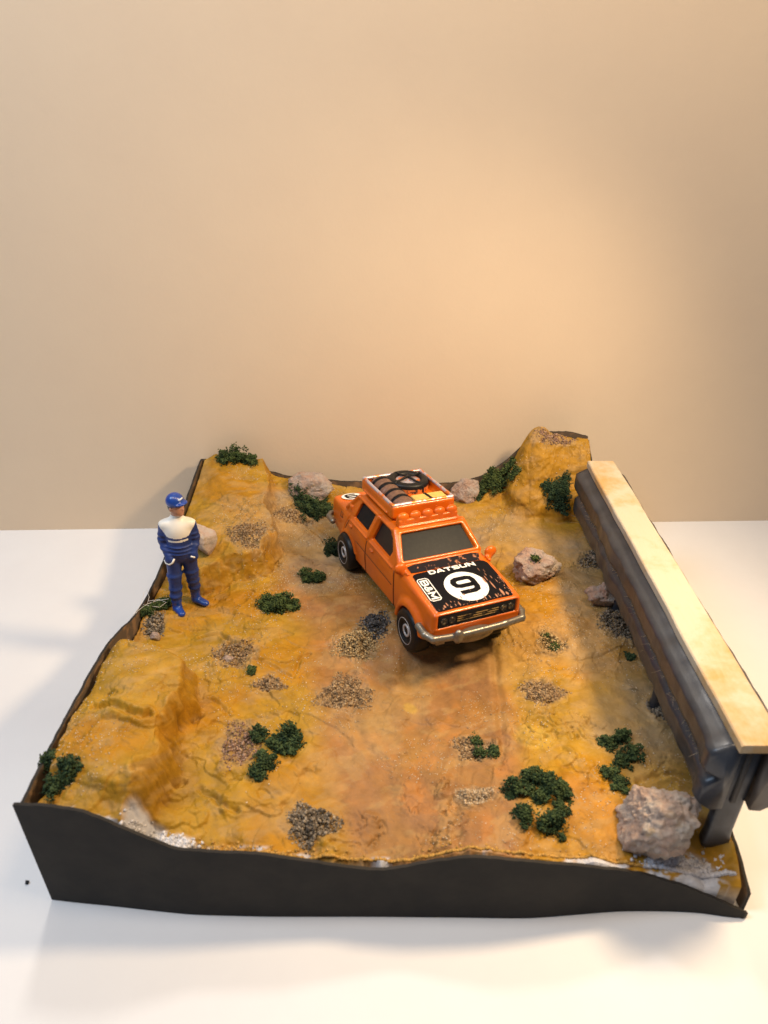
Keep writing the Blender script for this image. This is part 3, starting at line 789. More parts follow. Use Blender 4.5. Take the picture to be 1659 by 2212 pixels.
vpart('rack_rail', (.04, -.38, 1.0), (.84, .38, 1.1), .007, ops, [m_rail], rack)
# light bar with five lamps
lb = vpart('light_bar', (.80, -.36, .84), (.98, .36, 1.0), .008, [(box((.885, -.005, .927), (.040, .315, .040), .016),), (cap((.93, -.31, .892), (.93, .30, .892), .014), .012)], [m_or])
for i in range(5):
    y = -.262 + i * .1285
    vpart('lamp', (.80, y - .08, .90), (.98, y + .08, 1.08), .008, [(cap((.890, y, .912), (.888, y, .974), .062, .060, sq=(.62, 1.04, .85)), )], [m_or], lb)
# cargo
m_brown = mat('brown_roll', (.12, .062, .042), .5)
detail(m_brown, (.18, .10, .065), 12, .45, .65, .25, 50, .01)
for x0, x1 in ((.125, .405), (.425, .725)):
    ro = vpart('bedroll', (x0 - .03, -.31, .90), (x1 + .03, -.01, 1.12), .007, [(cap((x0 + .04, -.160, .975), (x1 - .04, -.160, .972), .108, sq=(1, 1.08, 1)),), (box(((x0 + x1) / 2, -.16, .97), ((x1 - x0) / 2 - .01, .108, .085), .06), .02)], [m_brown])
    for xx in (x0 + .045, x0 + .19):
        sm = []
        for k in range(13):
            a = math.radians(-12 + 204 * k / 12)
            sm.append((.0 + math.cos(a) * .125, .97 + math.sin(a) * .117))
        V = []; Fc = []
        for k, (dy, z) in enumerate(sm):
            for xq, s_ in ((xx, 1), (xx + .045, 1), (xx + .045, .9), (xx, .9)): V.append((xq, -.16 + dy * s_, .97 + (z - .97) * s_))
        for k in range(12):
            for q in range(4): Fc.append((k * 4 + q, k * 4 + (q + 1) % 4, k * 4 + 4 + (q + 1) % 4, k * 4 + 4 + q))
        Fc += [(3, 2, 1, 0), (48, 49, 50, 51)]
        part('strap', V, Fc, [m_prt], ro, True)
m_yel = mat('yellow_crate', (.62, .40, .10), .6)
detail(m_yel, (.50, .30, .08), 9, .5, .7, .3, 30, .02)
yb = vpart('cargo_box', (.55, -.10, .90), (.80, .34, 1.10), .007, [(box((.672, .125, .985), (.078, .172, .060), .015),)], [m_yel])
vpart('strap', (.55, .05, .90), (.80, .2, 1.10), .007, [(box((.672, .115, .985), (.084, .018, .066), .01, Matrix.Rotation(.12, 3, 'Z')),)], [m_prt], yb)
sp_c = (.255, .095); 
sp = bpy.data.objects.new('spare_wheel', None); COL.objects.link(sp); sp.parent = car; sp.location = (sp_c[0] * U, sp_c[1] * U, .93 * U)
def lathe_z(prof, n=48):
    V = []; Fc = []; k = len(prof)
    for i in range(n):
        a = 2 * math.pi * i / n
        for r, z in prof: V.append((r * math.cos(a), r * math.sin(a), z))
    for i in range(n):
        j = (i + 1) % n
        for q in range(k - 1): Fc.append((i * k + q, j * k + q, j * k + q + 1, i * k + q + 1))
    return V, Fc
m_worn = mat('worn_tyre_side', (.03, .028, .028), .4)
detail(m_worn, (.55, .17, .04), 9, .43, .50, .2, 30, .01)
V, Fc = lathe_z([(.206, .0), (.212, .03), (.212, .095)]); part('tyre_wall', V, Fc, [m_worn], sp, True)
V, Fc = lathe_z([(.212, .095), (.210, .122), (.196, .140), (.165, .146), (.140, .142), (.128, .130), (.124, .11)]); part('tyre', V, Fc, [m_blk], sp, True)
V, Fc = lathe_z([(.126, .118), (.10, .124), (.05, .128), (.02, .140), (.0, .142)]); part('rim', V, Fc, [m_rail], sp, True)
for ang in (0.35, 0.35 + math.pi / 2):
    V = []; Fc = []
    prof = [(-.218, .03), (-.217, .115), (-.17, .153), (-.11, .146), (0, .162), (.11, .146), (.17, .153), (.217, .115), (.218, .03)]
    for k, (r, z) in enumerate(prof):
        for w_, dz in ((-.011, 0), (.011, 0), (.011, -.014), (-.011, -.014)):
            V.append((r * math.cos(ang) - w_ * math.sin(ang), r * math.sin(ang) + w_ * math.cos(ang), z + dz + (.004 if ang > 1 else 0)))
    for k in range(len(prof) - 1):
        for q in range(4): Fc.append((k * 4 + q, k * 4 + (q + 1) % 4, k * 4 + 4 + (q + 1) % 4, k * 4 + 4 + q))
    part('strap', V, Fc, [m_blk], sp, True)

# printed hood: black panel, lettering, number roundel, chips
class Print:
    def __init__(s, zf, base=.0035): s.V = []; s.F = []; s.zf = zf; s.o = base
    def poly(s, P):
        i0 = len(s.V); s.o += 2.5e-5
        s.V += [(x, y, s.zf(x) + s.o) for x, y in P]; s.F.append(tuple(range(i0, i0 + len(P))))
        a = sum(P[i - 1][0] * P[i][1] - P[i][0] * P[i - 1][1] for i in range(len(P)))
        if a < 0: s.F[-1] = s.F[-1][::-1]
    def ellipse(s, c, rx, ry, n=40, rot=0):
        s.poly([(c[0] + rx * math.cos(t) * math.cos(rot) - ry * math.sin(t) * math.sin(rot), c[1] + rx * math.cos(t) * math.sin(rot) + ry * math.sin(t) * math.cos(rot)) for t in (2 * math.pi * i / n for i in range(n))])
    def stroke(s, P, w, tf, closed=False, capr=False):
        """ribbon along P in glyph space, mitred; tf maps glyph (a, b) to (x, y)"""
        P = [np.array(p, float) for p in P]; n_ = len(P); L = []; R_ = []
        for i in range(n_):
            a = P[i - 1] if (i > 0 or closed) else None; c_ = P[(i + 1) % n_] if (i < n_ - 1 or closed) else None
            d1 = (P[i] - a) if a is not None else None; d2 = (c_ - P[i]) if c_ is not None else None
            if d1 is None: d1 = d2
            if d2 is None: d2 = d1
            d1 = d1 / np.linalg.norm(d1); d2 = d2 / np.linalg.norm(d2)
            n1_ = np.array([-d1[1], d1[0]]); n2_ = np.array([-d2[1], d2[0]]); m_ = n1_ + n2_; m_ = m_ / np.linalg.norm(m_)
            k = w / max(.35, m_ @ n1_); L.append(P[i] + m_ * k); R_.append(P[i] - m_ * k)
        s.o += 2.5e-5
        rng_ = range(n_ if closed else n_ - 1); i0 = len(s.V)
        for l_, r_ in zip(L, R_):
            for q in (l_, r_):
                x, y = tf(*q); s.V.append((x, y, s.zf(x) + s.o))
        for i in rng_:
            j = (i + 1) % n_; q = (i0 + 2 * i, i0 + 2 * i + 1, i0 + 2 * j + 1, i0 + 2 * j); 
            p0, p1, p2 = (np.array(s.V[k][:2]) for k in q[:3])
            cr = (p1[0] - p0[0]) * (p2[1] - p0[1]) - (p1[1] - p0[1]) * (p2[0] - p0[0]); s.F.append(q if cr > 0 else q[::-1])
    def done(s, name, m_, parent=car, label=None): return part(name, s.V, s.F, [m_], parent, label=label)
G = {'D': [[(.1, .1), (.1, .9), (.6, .9), (.86, .7), (.86, .3), (.6, .1), (.02, .1)]],
     'A': [[(.02, 0), (.40, .88), (.56, .88), (.96, 0)], [(.25, .30), (.72, .30)]],
     'T': [[(0, .88), (1, .88)], [(.5, .88), (.5, 0)]],
     'S': [[(.95, .88), (.2, .88), (.08, .76), (.08, .60), (.2, .5), (.8, .5), (.92, .4), (.92, .24), (.8, .12), (.04, .12)]],
     'U': [[(.1, 1), (.1, .3), (.25, .12), (.75, .12), (.9, .3), (.9, 1)]],
     'N': [[(.1, 0), (.1, .9), (.9, .1), (.9, 1)]],
     'B': [[(.1, .1), (.1, .9), (.7, .9), (.85, .78), (.85, .62), (.7, .5), (.15, .5)], [(.15, .5), (.75, .5), (.92, .38), (.92, .22), (.75, .1), (.02, .1)]],
     '&': [[(.9, .08), (.3, .62), (.3, .82), (.48, .92), (.66, .80), (.62, .64), (.2, .40), (.12, .22), (.3, .08), (.6, .12), (.9, .45)]],
     'M': [[(.08, 0), (.08, .9), (.5, .3), (.92, .9), (.92, 0)]]}
pr = Print(hoodz, .0065)
pr.poly([(1.385, -.385), (1.365, -.372), (1.355, -.34), (1.345, 0), (1.345, .33), (1.365, .365), (1.40, .385), (1.70, .388), (1.84, .372), (1.872, .36), (1.868, .2), (1.872, 0), (1.868, -.2), (1.872, -.375), (1.85, -.388)])
hp = pr.done('hood_print', m_prt)
m_cowl = mat('worn_cowl_paint', (.010, .010, .014), .45, spec=.2)
detail(m_cowl, (.36, .15, .08), 5, .57, .60, .2, 30, .01)
pr = Print(hoodz, .0060); pr.poly([(1.245, -.375), (1.225, -.30), (1.222, .30), (1.24, .38), (1.338, .335), (1.338, -.335), (1.33, -.375)]); pr.done('cowl_paint', m_cowl, hp)
pr = Print(hoodz, .0075); pr.ellipse((1.640, .020), .196, .202, 56); pr.done('number_roundel', m_wht, hp)
nine = [(-.085, -.092), (.045, -.092), (.080, -.078), (.092, -.045), (.092, .045), (.078, .078), (.045, .090), (-.045, .090), (-.078, .078), (-.090, .050), (-.090, .030), (-.078, .004), (-.045, -.008), (.088, -.008)]
pr = Print(hoodz, .0085); pr.stroke(nine, .0265, lambda a, b_: (1.622 - b_ * .98, .018 + a * 1.05)); pr.done('number', m_prt, hp)
pr = Print(hoodz, .0085)
lw, lh = .070, .050
for i, ch in enumerate('DATSUN'):
    for st_ in G[ch]: pr.stroke(st_, .125, lambda a, b_, i=i: (1.402 - b_ * lh - .002 * i * 0, -.222 + i * .081 + a * lw))
pr.done('lettering', m_wht, hp)
pr = Print(hoodz, .0085)
x0, x1, y0, y1, r_ = 1.438, 1.735, -.378, -.272, .018
rr_ = [(x0 + r_, y0), (x1 - r_, y0), (x1, y0 + r_), (x1, y1 - r_), (x1 - r_, y1), (x0 + r_, y1), (x0, y1 - r_), (x0, y0 + r_)]
pr.stroke(rr_, .0045, lambda a, b_: (a, b_), closed=True)
for ch, xs, w_ in (('B', 1.458, .078), ('&', 1.542, .075), ('M', 1.626, .088)):
    for st_ in G[ch]: pr.stroke(st_, .105, lambda a, b_, xs=xs, w_=w_: (xs + a * w_, -.361 + b_ * .072))
pr.done('sponsor_mark', m_wht, hp)
pr = Print(hoodz, .0105)
CH = [(1.70,.255,.075,.012),(1.60,.245,.05,.007),(1.55,.27,.03,.005),(1.62,.215,.055,.014),(1.47,.245,.03,.004),(1.50,.285,.03,.004),(1.60,.30,.03,.006),(1.66,.32,.035,.005),
      (1.83,.10,.045,.010),(1.835,.145,.03,.008),(1.84,.21,.035,.012),(1.81,.285,.06,.022),(1.84,.32,.03,.02),(1.835,-.16,.038,.012),(1.84,-.20,.02,.008),(1.81,-.27,.03,.010),(1.83,-.30,.025,.016),(1.85,-.25,.02,.01),
      (1.79,-.22,.018,.006),(1.80,-.19,.015,.005),(1.74,-.06,.022,.007),(1.765,-.105,.026,.009),(1.78,-.14,.02,.006),(1.78,.03,.018,.003),(1.76,.07,.02,.003),(1.70,.02,.02,.003),(1.72,.18,.02,.005),(1.86,.0,.012,.004),(1.85,-.32,.015,.006)]
for x, y, a, b_ in CH:
    a *= .8; b_ *= .62
    pr.poly([(min(x + (a * t_) , 1.872), y + b_ * s_) for t_, s_ in ((1, .0), (.6, .75), (0, 1), (-.55, .7), (-1, .1), (-.6, -.6), (0, -.9), (.65, -.7))])
for k in range(80):
    if k % 2: x, y = 1.862 - abs(random.gauss(0, .022)), random.uniform(-.37, .34)
    else: x, y = random.uniform(1.60, 1.86), .380 - abs(random.gauss(0, .022))
    a = random.uniform(.002, .007); pr.poly([(min(x + a * 1.6, 1.872), y), (x, y + a * .6), (x - a * 1.6, y + .001), (x, y - a * .6)])
o = pr.done('paint_chip', m_chip, hp); o['kind'] = 'stuff'
# trunk roundel, reads from behind
tz = lambda x: .598 + (x + .515) * .1063
pr = Print(tz, .0065); pr.ellipse((-.435, -.235), .100, .118, 44); tr = pr.done('trunk_roundel', m_wht)
pr = Print(tz, .0085); pr.stroke(nine, .026, lambda a, b_: (-.435 - b_ * -.60, -.235 - a * .66)); pr.done('number', m_prt, tr)

# ------------------------------------------------------------------ the standing figure (cm)
fp = at(405, 1311, .132)
fig_loc = np.array([fp[0], fp[1], 0]) * H
lz = float(height(fp[0], fp[1])[0]) * H
w = Vol((-.75, -.75, -.05), (.85, .6, 3.7), .019)
def A_(f, k=.08): add(w, f, k)
A_(ell((0, .0, 1.80), (.37, .27, .34)), 0)
A_(ell((0, -.01, 2.12), (.31, .25, .42)), .12)
A_(ell((0, -.02, 2.45), (.36, .25, .36)), .12)
A_(cap((-.25, 0, 2.62), (.25, 0, 2.62), .14), .10)
A_(cap((0, .02, 2.62), (0, 0, 2.90), .17, .125), .10)
A_(cap((-.18, 0, 1.66), (-.215, -.10, 1.02), .215, .165), .06)
A_(cap((-.215, -.10, 1.02), (-.235, -.17, .36), .170, .135), .05)
A_(cap((.19, .02, 1.66), (.215, .04, 1.02), .205, .165), .06)
A_(cap((.215, .04, 1.02), (.235, .13, .42), .165, .135), .05)
# baggy folds
for (x, y, z, r) in ((-.235, -.16, .50, .165), (-.22, -.12, .72, .168), (.24, .11, .56, .160), (.22, .07, .80, .165), (-.22, -.08, 1.12, .19), (.21, .03, 1.15, .188)):
    A_(ell((x, y, z), (r, r, .07)), .05)
# boots
A_(cap((-.235, -.17, .30), (-.235, -.17, .10), .125, .12), .03)
A_(cap((-.225, -.22, .10), (-.10, -.46, .085), .115, .095, sq=(1, 1, .85)), .06)
A_(cap((.235, .13, .34), (.235, .13, .12), .125, .12), .03)
A_(cap((.26, .10, .12), (.50, -.08, .09), .115, .095, sq=(1, 1, .85)), .06)
# arms with the hands in the pockets
A_(cap((-.345, .0, 2.60), (-.41, .04, 2.12), .125, .118), .05)
A_(cap((-.41, .04, 2.12), (-.27, -.20, 1.74), .118, .10), .04)
A_(cap((.345, .0, 2.60), (.40, .06, 2.14), .125, .115), .05)
A_(cap((.40, .06, 2.14), (.33, -.13, 1.78), .115, .10), .04)
A_(ell((-.26, -.20, 1.66), (.13, .12, .12)), .06)
A_(ell((.33, -.14, 1.68), (.12, .11, .12)), .06)
for (x, y, z, r) in ((-.40, .0, 2.20, .125), (-.36, -.08, 1.96, .12), (.39, .02, 2.2, .122), (.375, -.03, 1.98, .118), (-.385, .0, 2.34, .122), (.375, 0, 2.34, .122)):
    A_(ell((x, y, z), (r, r, .05)), .04)
for z in (1.93, 2.04, 1.83): A_(ell((0, -.04, z), (.315, .262, .028)), .03)
# head
fd = np.array([.84, -.5426, 0]); sd = np.array([.5426, .84, 0]); hc = np.array([.02, -.04, 3.15])
def hp_(f_, s_, u_): return tuple(hc + fd * f_ + sd * s_ + np.array([0, 0, u_]))
A_(ell(hp_(0, 0, .02), (.190, .185, .225)), .05)
A_(ell(hp_(.06, 0, -.10), (.150, .145, .16)), .05)
A_(cap(hp_(.175, 0, .00), hp_(.215, 0, -.060), .020, .032), .02)       # nose
A_(ell(hp_(.175, 0, -.130), (.045, .05, .018)), .015)                  # lips
A_(ell(hp_(.135, 0, -.205), (.06, .06, .045)), .04)                    # chin
for s_ in (-1, 1):
    A_(ell(hp_(-.01, s_ * .185, -.02), (.045, .03, .055)), .02)        # ears
    add(w, ell(hp_(.165, s_ * .065, .035), (.028, .028, .02)), .02, True)  # eye hollows
    A_(ell(hp_(.160, s_ * .065, .060), (.03, .035, .012)), .01)
me = w.mesh('body')
cs = np.empty(len(me.polygons) * 3); me.polygons.foreach_get('center', cs); cs = cs.reshape(-1, 3)
x, y, z = cs.T
mi = np.zeros(len(cs), int)
yoke = (z > 2.36 + np.maximum(np.abs(x) - .27, 0) * 1.3 - .04 * (1 - (x / .3) ** 2)) & (z < 2.92)
mi[yoke] = 1
mi[(np.abs(z - (2.235 + .05 * x)) < .030) & (np.abs(x) < .25) & (y < -.1)] = 1
mi[(z > 2.91) & (np.hypot(x - .01, y + .03) < .3)] = 2
mi[z < .40] = 3
m_navy = mat('navy_enamel', (.010, .030, .150), .5, coat=.0)
detail(m_navy, (.016, .042, .20), 3, .45, .65, .15, 14, .03)
m_white = mat('cream_enamel', (.78, .76, .70), .4)
m_skin = mat('painted_skin', (.50, .25, .16), .5)
m_boot = mat('blue_enamel', (.008, .045, .27), .3, coat=.2)
fig = empty('person', (fig_loc[0], fig_loc[1], lz), (0, math.radians(2.5), math.radians(10)))
tag(fig, 'figurine in blue and white racing overalls and blue cap, hands in pockets', 'person')
body = link('body', me, fig, [m_navy, m_white, m_skin, m_boot])
me.polygons.foreach_set('material_index', mi)
def fpart(name, lo, hi, ops, m_, h=.016, parent=None):
    w_ = Vol(lo, hi, h)
    for f, k, s_ in ops: add(w_, f, k, s_)
    me = w_.mesh(name); return link(name, me, parent or fig, [m_])
capo = [(ell(hp_(-.01, 0, .15), (.222, .222, .205)), 0, False), (box((0, 0, 2.99), (.6, .6, .200), 0), .01, True)]
v1 = hp_(.16, 0, .135)
def visor(X, Y, Z):
    x, y, z = X - hc[0], Y - hc[1], Z - hc[2]; f_ = x * fd[0] + y * fd[1]; s_ = x * sd[0] + y * sd[1]
    e_ = np.sqrt(((f_ - .13) / .20) ** 2 + (s_ / .185) ** 2) - 1
    return np.maximum(np.maximum(e_ * .185, .02 - f_), np.abs(z - (.165 - .12 * (f_ - .13) - 1.3 * s_ ** 2)) - .020)
visor.lo = np.array([-.35, -.6, 2.95]); visor.hi = np.array([.6, .35, 3.4])
cp_ = fpart('cap', (-.4, -.6, 2.95), (.6, .4, 3.6), capo + [(visor, .03, False)], m_boot)
# badge on the cap
def patch_on(name, P, w_, m_, parent):
    V = []; Fc = []
    P = [np.array(p, float) for p in P]
    for i, p in enumerate(P):
        d_ = P[min(i + 1, len(P) - 1)] - P[max(i - 1, 0)]; d_ /= np.linalg.norm(d_)
        up = np.array([0, 0, 1.]); sdv = np.cross(d_, up); sdv /= np.linalg.norm(sdv); up = np.cross(sdv, d_)
        for k in range(6):
            a = 2 * math.pi * k / 6; V.append(p + sdv * math.cos(a) * w_ * .7 + up * math.sin(a) * w_)
    for i in range(len(P) - 1):
        for k in range(6): Fc.append((i * 6 + k, i * 6 + (k + 1) % 6, i * 6 + 6 + (k + 1) % 6, i * 6 + 6 + k))
    Fc += [tuple(range(5, -1, -1)), tuple(range(len(V) - 6, len(V)))]
    return link(name, mesh_from(name, V, Fc), parent, [m_])
m_badge = mat('pale_badge', (.60, .66, .74), .4)
patch_on('badge', [hp_(.175, -.085, .235), hp_(.195, -.01, .245), hp_(.180, .065, .240)], .026, m_badge, cp_)
m_hair = mat('dark_hair_paint', (.012, .010, .012), .4)
def hairf(X, Y, Z):
    x, y, z = X - hc[0], Y - hc[1], Z - hc[2]; f_ = x * fd[0] + y * fd[1]
    k = np.sqrt((x / .200) ** 2 + (y / .200) ** 2 + ((z - .02) / .225) ** 2) - 1
    return np.maximum(np.maximum(k * .2, f_ - .035 + np.maximum(-z, 0) * .9), np.abs(z - .015) - .11)
hairf.lo = np.array([-.3, -.3, 2.95]); hairf.hi = np.array([.3, .3, 3.3])
fpart('hair', (-.3, -.35, 2.9), (.35, .3, 3.35), [(hairf, 0, False)] + [(ell(hp_(-.01, s_ * .195, -.02), (.05, .03, .06)), .01, True) for s_ in (-1, 1)], m_hair, .012)
patch_on('pocket_trim', [(-.40, -.20, 1.66), (-.36, -.27, 1.60), (-.27, -.31, 1.58), (-.19, -.32, 1.64), (-.14, -.30, 1.74)], .026, m_white, fig)
patch_on('pocket_trim', [(.27, -.27, 1.77), (.35, -.25, 1.72), (.42, -.16, 1.68)], .026, m_white, fig)

# ------------------------------------------------------------------ rocks
m_rock = mat('pink_granite', (.44, .33, .28), .75)
n = NT(m_rock); b = n.n['Principled BSDF']; co = n.add('ShaderNodeTexCoord').outputs['Object']
c = n.mix(n.ramp(n.noise(2.2, 6, .65, co), [(.38, 0.), (.62, 1.)]), (.47, .30, .22), (.52, .46, .41))
c = n.mix(n.ramp(n.noise(5, 6, .7, co), [(.52, 0.), (.64, .6)]), c, (.24, .18, .16))
c = n.mix(n.ramp(n.noise(16, 4, .7, co), [(.62, 0.), (.68, .7)]), c, (.10, .085, .075))
c = n.mix(n.ramp(n.noise(3.1, 4, .6, co), [(.60, 0.), (.72, .7)]), c, (.45, .28, .10))
n.l.new(c, b.inputs['Base Color']); n.l.new(n.bump(n.noise(5, 10, .75, co), 1.0, .20), b.inputs['Normal'])
m_rock2 = m_rock.copy(); m_rock2.name = 'pale_granite'
for nd in m_rock2.node_tree.nodes:
    if nd.type == 'MIX':
        for sk_ in (nd.inputs[6], nd.inputs[7]):
            if not sk_.is_linked: c_ = sk_.default_value; sk_.default_value = (c_[0] * 1.05 + .10, c_[1] * 1.05 + .10, c_[2] * 1.05 + .09, 1)
import bmesh
def rock(center, size, label, seed, sub=5, cuts=14, sink=.25, rz=0, group=None, m_=None, rough=.1, cutr=(.62, .95)):
    """size: full x, y, z in cm; center: ground point (camera heights)"""
    r = random.Random(seed); bm = bmesh.new(); bmesh.ops.create_icosphere(bm, subdivisions=sub, radius=1.0)
    pl = []
    for _ in range(cuts):
        d = Vector((r.gauss(0, 1), r.gauss(0, 1), r.gauss(0, 1))).normalized(); pl.append((d, r.uniform(*cutr)))
    off = Vector((r.random() * 50, r.random() * 50, r.random() * 50))
    for v_ in bm.verts:
        p = v_.co.normalized(); k = 1.0
        for d, o_ in pl:
            q = p.dot(d)
            if q > 1e-3: k = min(k, o_ / q)
        k = k * (1 + rough * mnoise.fractal(p * 1.8 + off, 1.0, 2.0, 4) + rough * .5 * mnoise.fractal(p * 7 + off, .9, 2.0, 4))
        v_.co = p * k
    xs = [v_.co for v_ in bm.verts]; ex = [max(abs(c_[i]) for c_ in xs) for i in range(3)]
    M = Matrix.Rotation(rz, 3, 'Z')
    for v_ in bm.verts:
        v_.co = M @ Vector((v_.co.x / ex[0] * size[0] / 2, v_.co.y / ex[1] * size[1] / 2, v_.co.z / ex[2] * size[2] / 2))
    me = bpy.data.meshes.new('rock'); bm.to_mesh(me); bm.free()
    o = link('rock', me, None, [m_ or m_rock])
    o.location = (center[0] * H, center[1] * H, center[2] * H + size[2] * (.5 - sink))
    tag(o, label, 'rock', group)
    return o
def pxcm(p):  # cm per picture pixel at a point
    z = p[1] * math.cos(TH) + (1 - p[2]) * math.sin(TH); return z * H / F
def rock_px(u0, u1, vb, hpx, label, seed, depth=.8, **kw):
    """left and right edge, foot row, height in pixels"""
    p = hit((u0 + u1) / 2, vb - hpx * .18); s = pxcm(p); W_ = (u1 - u0) * s
    return rock(p, (W_, W_ * depth, hpx * s * .95), label, seed, **kw), p
rock_px(622, 724, 1082, 74, 'pale grey rounded rock at the back behind the dark green moss', 3)
rock_px(972, 1040, 1088, 70, 'small pinkish rock just right of the roof rack at the back', 11)
_, pr3 = rock_px(1106, 1212, 1262, 100, 'knobbly pink rock with a moss tuft right of the car mirror', 5, rough=.2)
rock_px(412, 478, 1202, 92, 'flat pink block of stone behind the blue figurine', 8, cuts=9, depth=1.1, rough=.04, m_=m_rock2, cutr=(.45, .8))
rock_px(1322, 1508, 1834, 174, 'largest angular pale rock beside the front end of the barrier', 71, cuts=15, rough=.15, sink=.15, depth=.85, m_=m_rock2, cutr=(.58, .90), sub=6)
rock_px(1262, 1340, 1318, 88, 'jagged streaked rock leaning against the guardrail', 14, rough=.2, rz=.6, cutr=(.4, .8))
rock_px(325, 348, 1385, 24, 'pebble on the ledge behind the front left mound', 31, sub=4)
rock_px(482, 508, 1432, 22, 'round sandy pebble in the small gravel hollow left of centre', 33, sub=4)

# ------------------------------------------------------------------ crumbs: moss, gravel, sand
OCT = np.array([(1, 0, 0), (-1, 0, 0), (0, 1, 0), (0, -1, 0), (0, 0, 1), (0, 0, -1)], float)
OF = np.array([(0, 2, 4), (2, 1, 4), (1, 3, 4), (3, 0, 4), (2, 0, 5), (1, 2, 5), (3, 1, 5), (0, 3, 5)])
def crumbs(name, P, S, Cc, mats, parent=None):
    n_ = len(P)
    B = OCT[None] * (.6 + .8 * rng.random((n_, 6, 1))) * S[:, None, None]
    q = rng.normal(size=(n_, 4)); q /= np.linalg.norm(q, axis=1)[:, None]; w_, x, y, z = q.T
    R = np.stack([1 - 2 * (y * y + z * z), 2 * (x * y - z * w_), 2 * (x * z + y * w_), 2 * (x * y + z * w_), 1 - 2 * (x * x + z * z), 2 * (y * z - x * w_), 2 * (x * z - y * w_), 2 * (y * z + x * w_), 1 - 2 * (x * x + y * y)], 1).reshape(n_, 3, 3)
    Vv = np.einsum('nij,nkj->nki', R, B) + P[:, None, :]
    Fv = OF[None] + np.arange(n_)[:, None, None] * 6
    me = mesh_np(name, Vv.reshape(-1, 3), Fv.reshape(-1, 3)); set_col(me, np.repeat(Cc, 6, axis=0))
    return link(name, me, parent, mats, smooth=False)
def vcm(name, rough=.8):
    m_ = mat(name, rough=rough, spec=.2); n_ = NT(m_); n_.l.new(n_.add('ShaderNodeVertexColor', layer_name='paint').outputs['Color'], n_.n['Principled BSDF'].inputs['Base Color']); return m_
m_moss = vcm('moss_foam', .9); m_grav = vcm('gravel_grains', .8)
G1, G2, G3 = np.array([.016, .034, .013]), np.array([.090, .125, .038]), np.array([.012, .036, .028])
def moss(blobs, label, cat='moss', dark=0.0, group=None, teal=0.0):
    """blobs: (u, v, radius px, height factor)"""
    PP = []; SS = []; CC = []
    for (u, v_, r, hf) in blobs:
        p = hit(u, v_ + r * .25); s = pxcm(p); R_ = r * s
        nn = min(int(9500 * R_ ** 1.6) + 200, 5200)
        K_ = max(24, int(150 * R_ ** 1.2)); kc = rng.normal(size=(K_, 3)); kc /= np.linalg.norm(kc, axis=1)[:, None]; kc *= (R_ * np.clip(1 + .5 * np.array([mnoise.noise(Vector(q_) * 2.4 + Vector((u * .1, v_ * .1, 3))) for q_ in kc]), .4, 1.5) * (.10 + .88 * rng.random(K_) ** .55))[:, None]
        kr = (.05 + .16 * R_) * rng.uniform(.6, 1.25, K_) ; ki = rng.integers(0, K_, nn)
        a = rng.normal(size=(nn, 3)); a /= np.linalg.norm(a, axis=1)[:, None]
        lob = np.array([mnoise.noise(Vector(q) * 2.2 + Vector((u * .1, v_ * .1, 0))) for q in a])
        lob2 = np.array([mnoise.noise(Vector(q) * 6 + Vector((u * .1, v_ * .1, 5))) for q in a])
        rad = R_ * np.clip(1 + .75 * lob + .6 * lob2, .25, 1.7) * (.35 + .65 * rng.random(nn) ** .5) * (1 + .22 * (rng.random(nn) < .04))
        q = kc[ki] + a * (kr[ki] * (.6 + .5 * rng.random(nn)) * (1 + .8 * lob2))[:, None]; q[:, 2] *= hf * .85
        x = p[0] * H + q[:, 0]; y_ = p[1] * H + q[:, 1]
        g_ = np.clip(height(x / H, y_ / H) * H, p[2] * H - R_ * .5, p[2] * H + R_ * .5)
        zz = g_ + np.maximum(q[:, 2] + R_ * hf * .35, 0.0) + .01
        PP.append(np.stack([x, y_, zz], 1)); SS.append((.011 + .024 * rng.random(nn) ** 1.8) * (.85 + .35 * R_))
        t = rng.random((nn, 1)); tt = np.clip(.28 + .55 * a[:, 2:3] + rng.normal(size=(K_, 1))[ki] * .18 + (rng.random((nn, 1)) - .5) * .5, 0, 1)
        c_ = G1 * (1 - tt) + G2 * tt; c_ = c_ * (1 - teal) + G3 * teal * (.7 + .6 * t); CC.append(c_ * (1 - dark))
    c0 = np.concatenate(PP); base_p = np.array([c0[:, 0].mean(), c0[:, 1].mean(), c0[:, 2].min()])
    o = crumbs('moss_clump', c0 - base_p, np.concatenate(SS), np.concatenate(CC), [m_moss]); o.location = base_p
    tag(o, label, cat, group)
    return o
moss([(488,988,20,.8),(515,985,24,.9),(542,995,18,.7)], 'moss clump crowning the back left hill')
moss([(650,1070,24,1),(680,1075,30,1),(675,1100,30,.9),(700,1100,22,.8)], 'bushy dark moss clump in front of the pale rounded rock', teal=.35)
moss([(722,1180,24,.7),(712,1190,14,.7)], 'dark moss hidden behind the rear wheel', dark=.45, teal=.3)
moss([(665,1243,19,.7),(692,1248,16,.7)], 'little moss tuft left of the rear wheel')
moss([(575,1303,24,.7),(602,1298,30,.8),(630,1306,20,.7)], 'wide moss clump between the figurine and the car')
moss([(322,1318,18,.8),(345,1308,18,.8),(358,1303,16,.7)], 'moss at the feet of the blue figurine')
moss([(563,1590,22,.8),(592,1605,22,.8),(632,1590,32,.9),(575,1640,24,.8),(556,1668,18,.6),(618,1612,22,.8)], 'branching moss clump in the front left half', teal=.35)
moss([(106,1640,20,.9),(150,1662,27,.8),(118,1700,24,.7)], 'moss on the front left corner by the card edge', teal=.4)
moss([(1062,1042,24,.9),(1085,1030,26,.9),(1045,1052,14,.8)], 'moss clump between the small back rock and the right hill')
moss([(1103,1003,13,1.0),(1110,1022,13,.9)], 'small moss tuft on the left flank of the right hill')
moss([(1032,1072,12,.9)], 'tiny moss tuft at the foot of the small back rock', teal=.3)
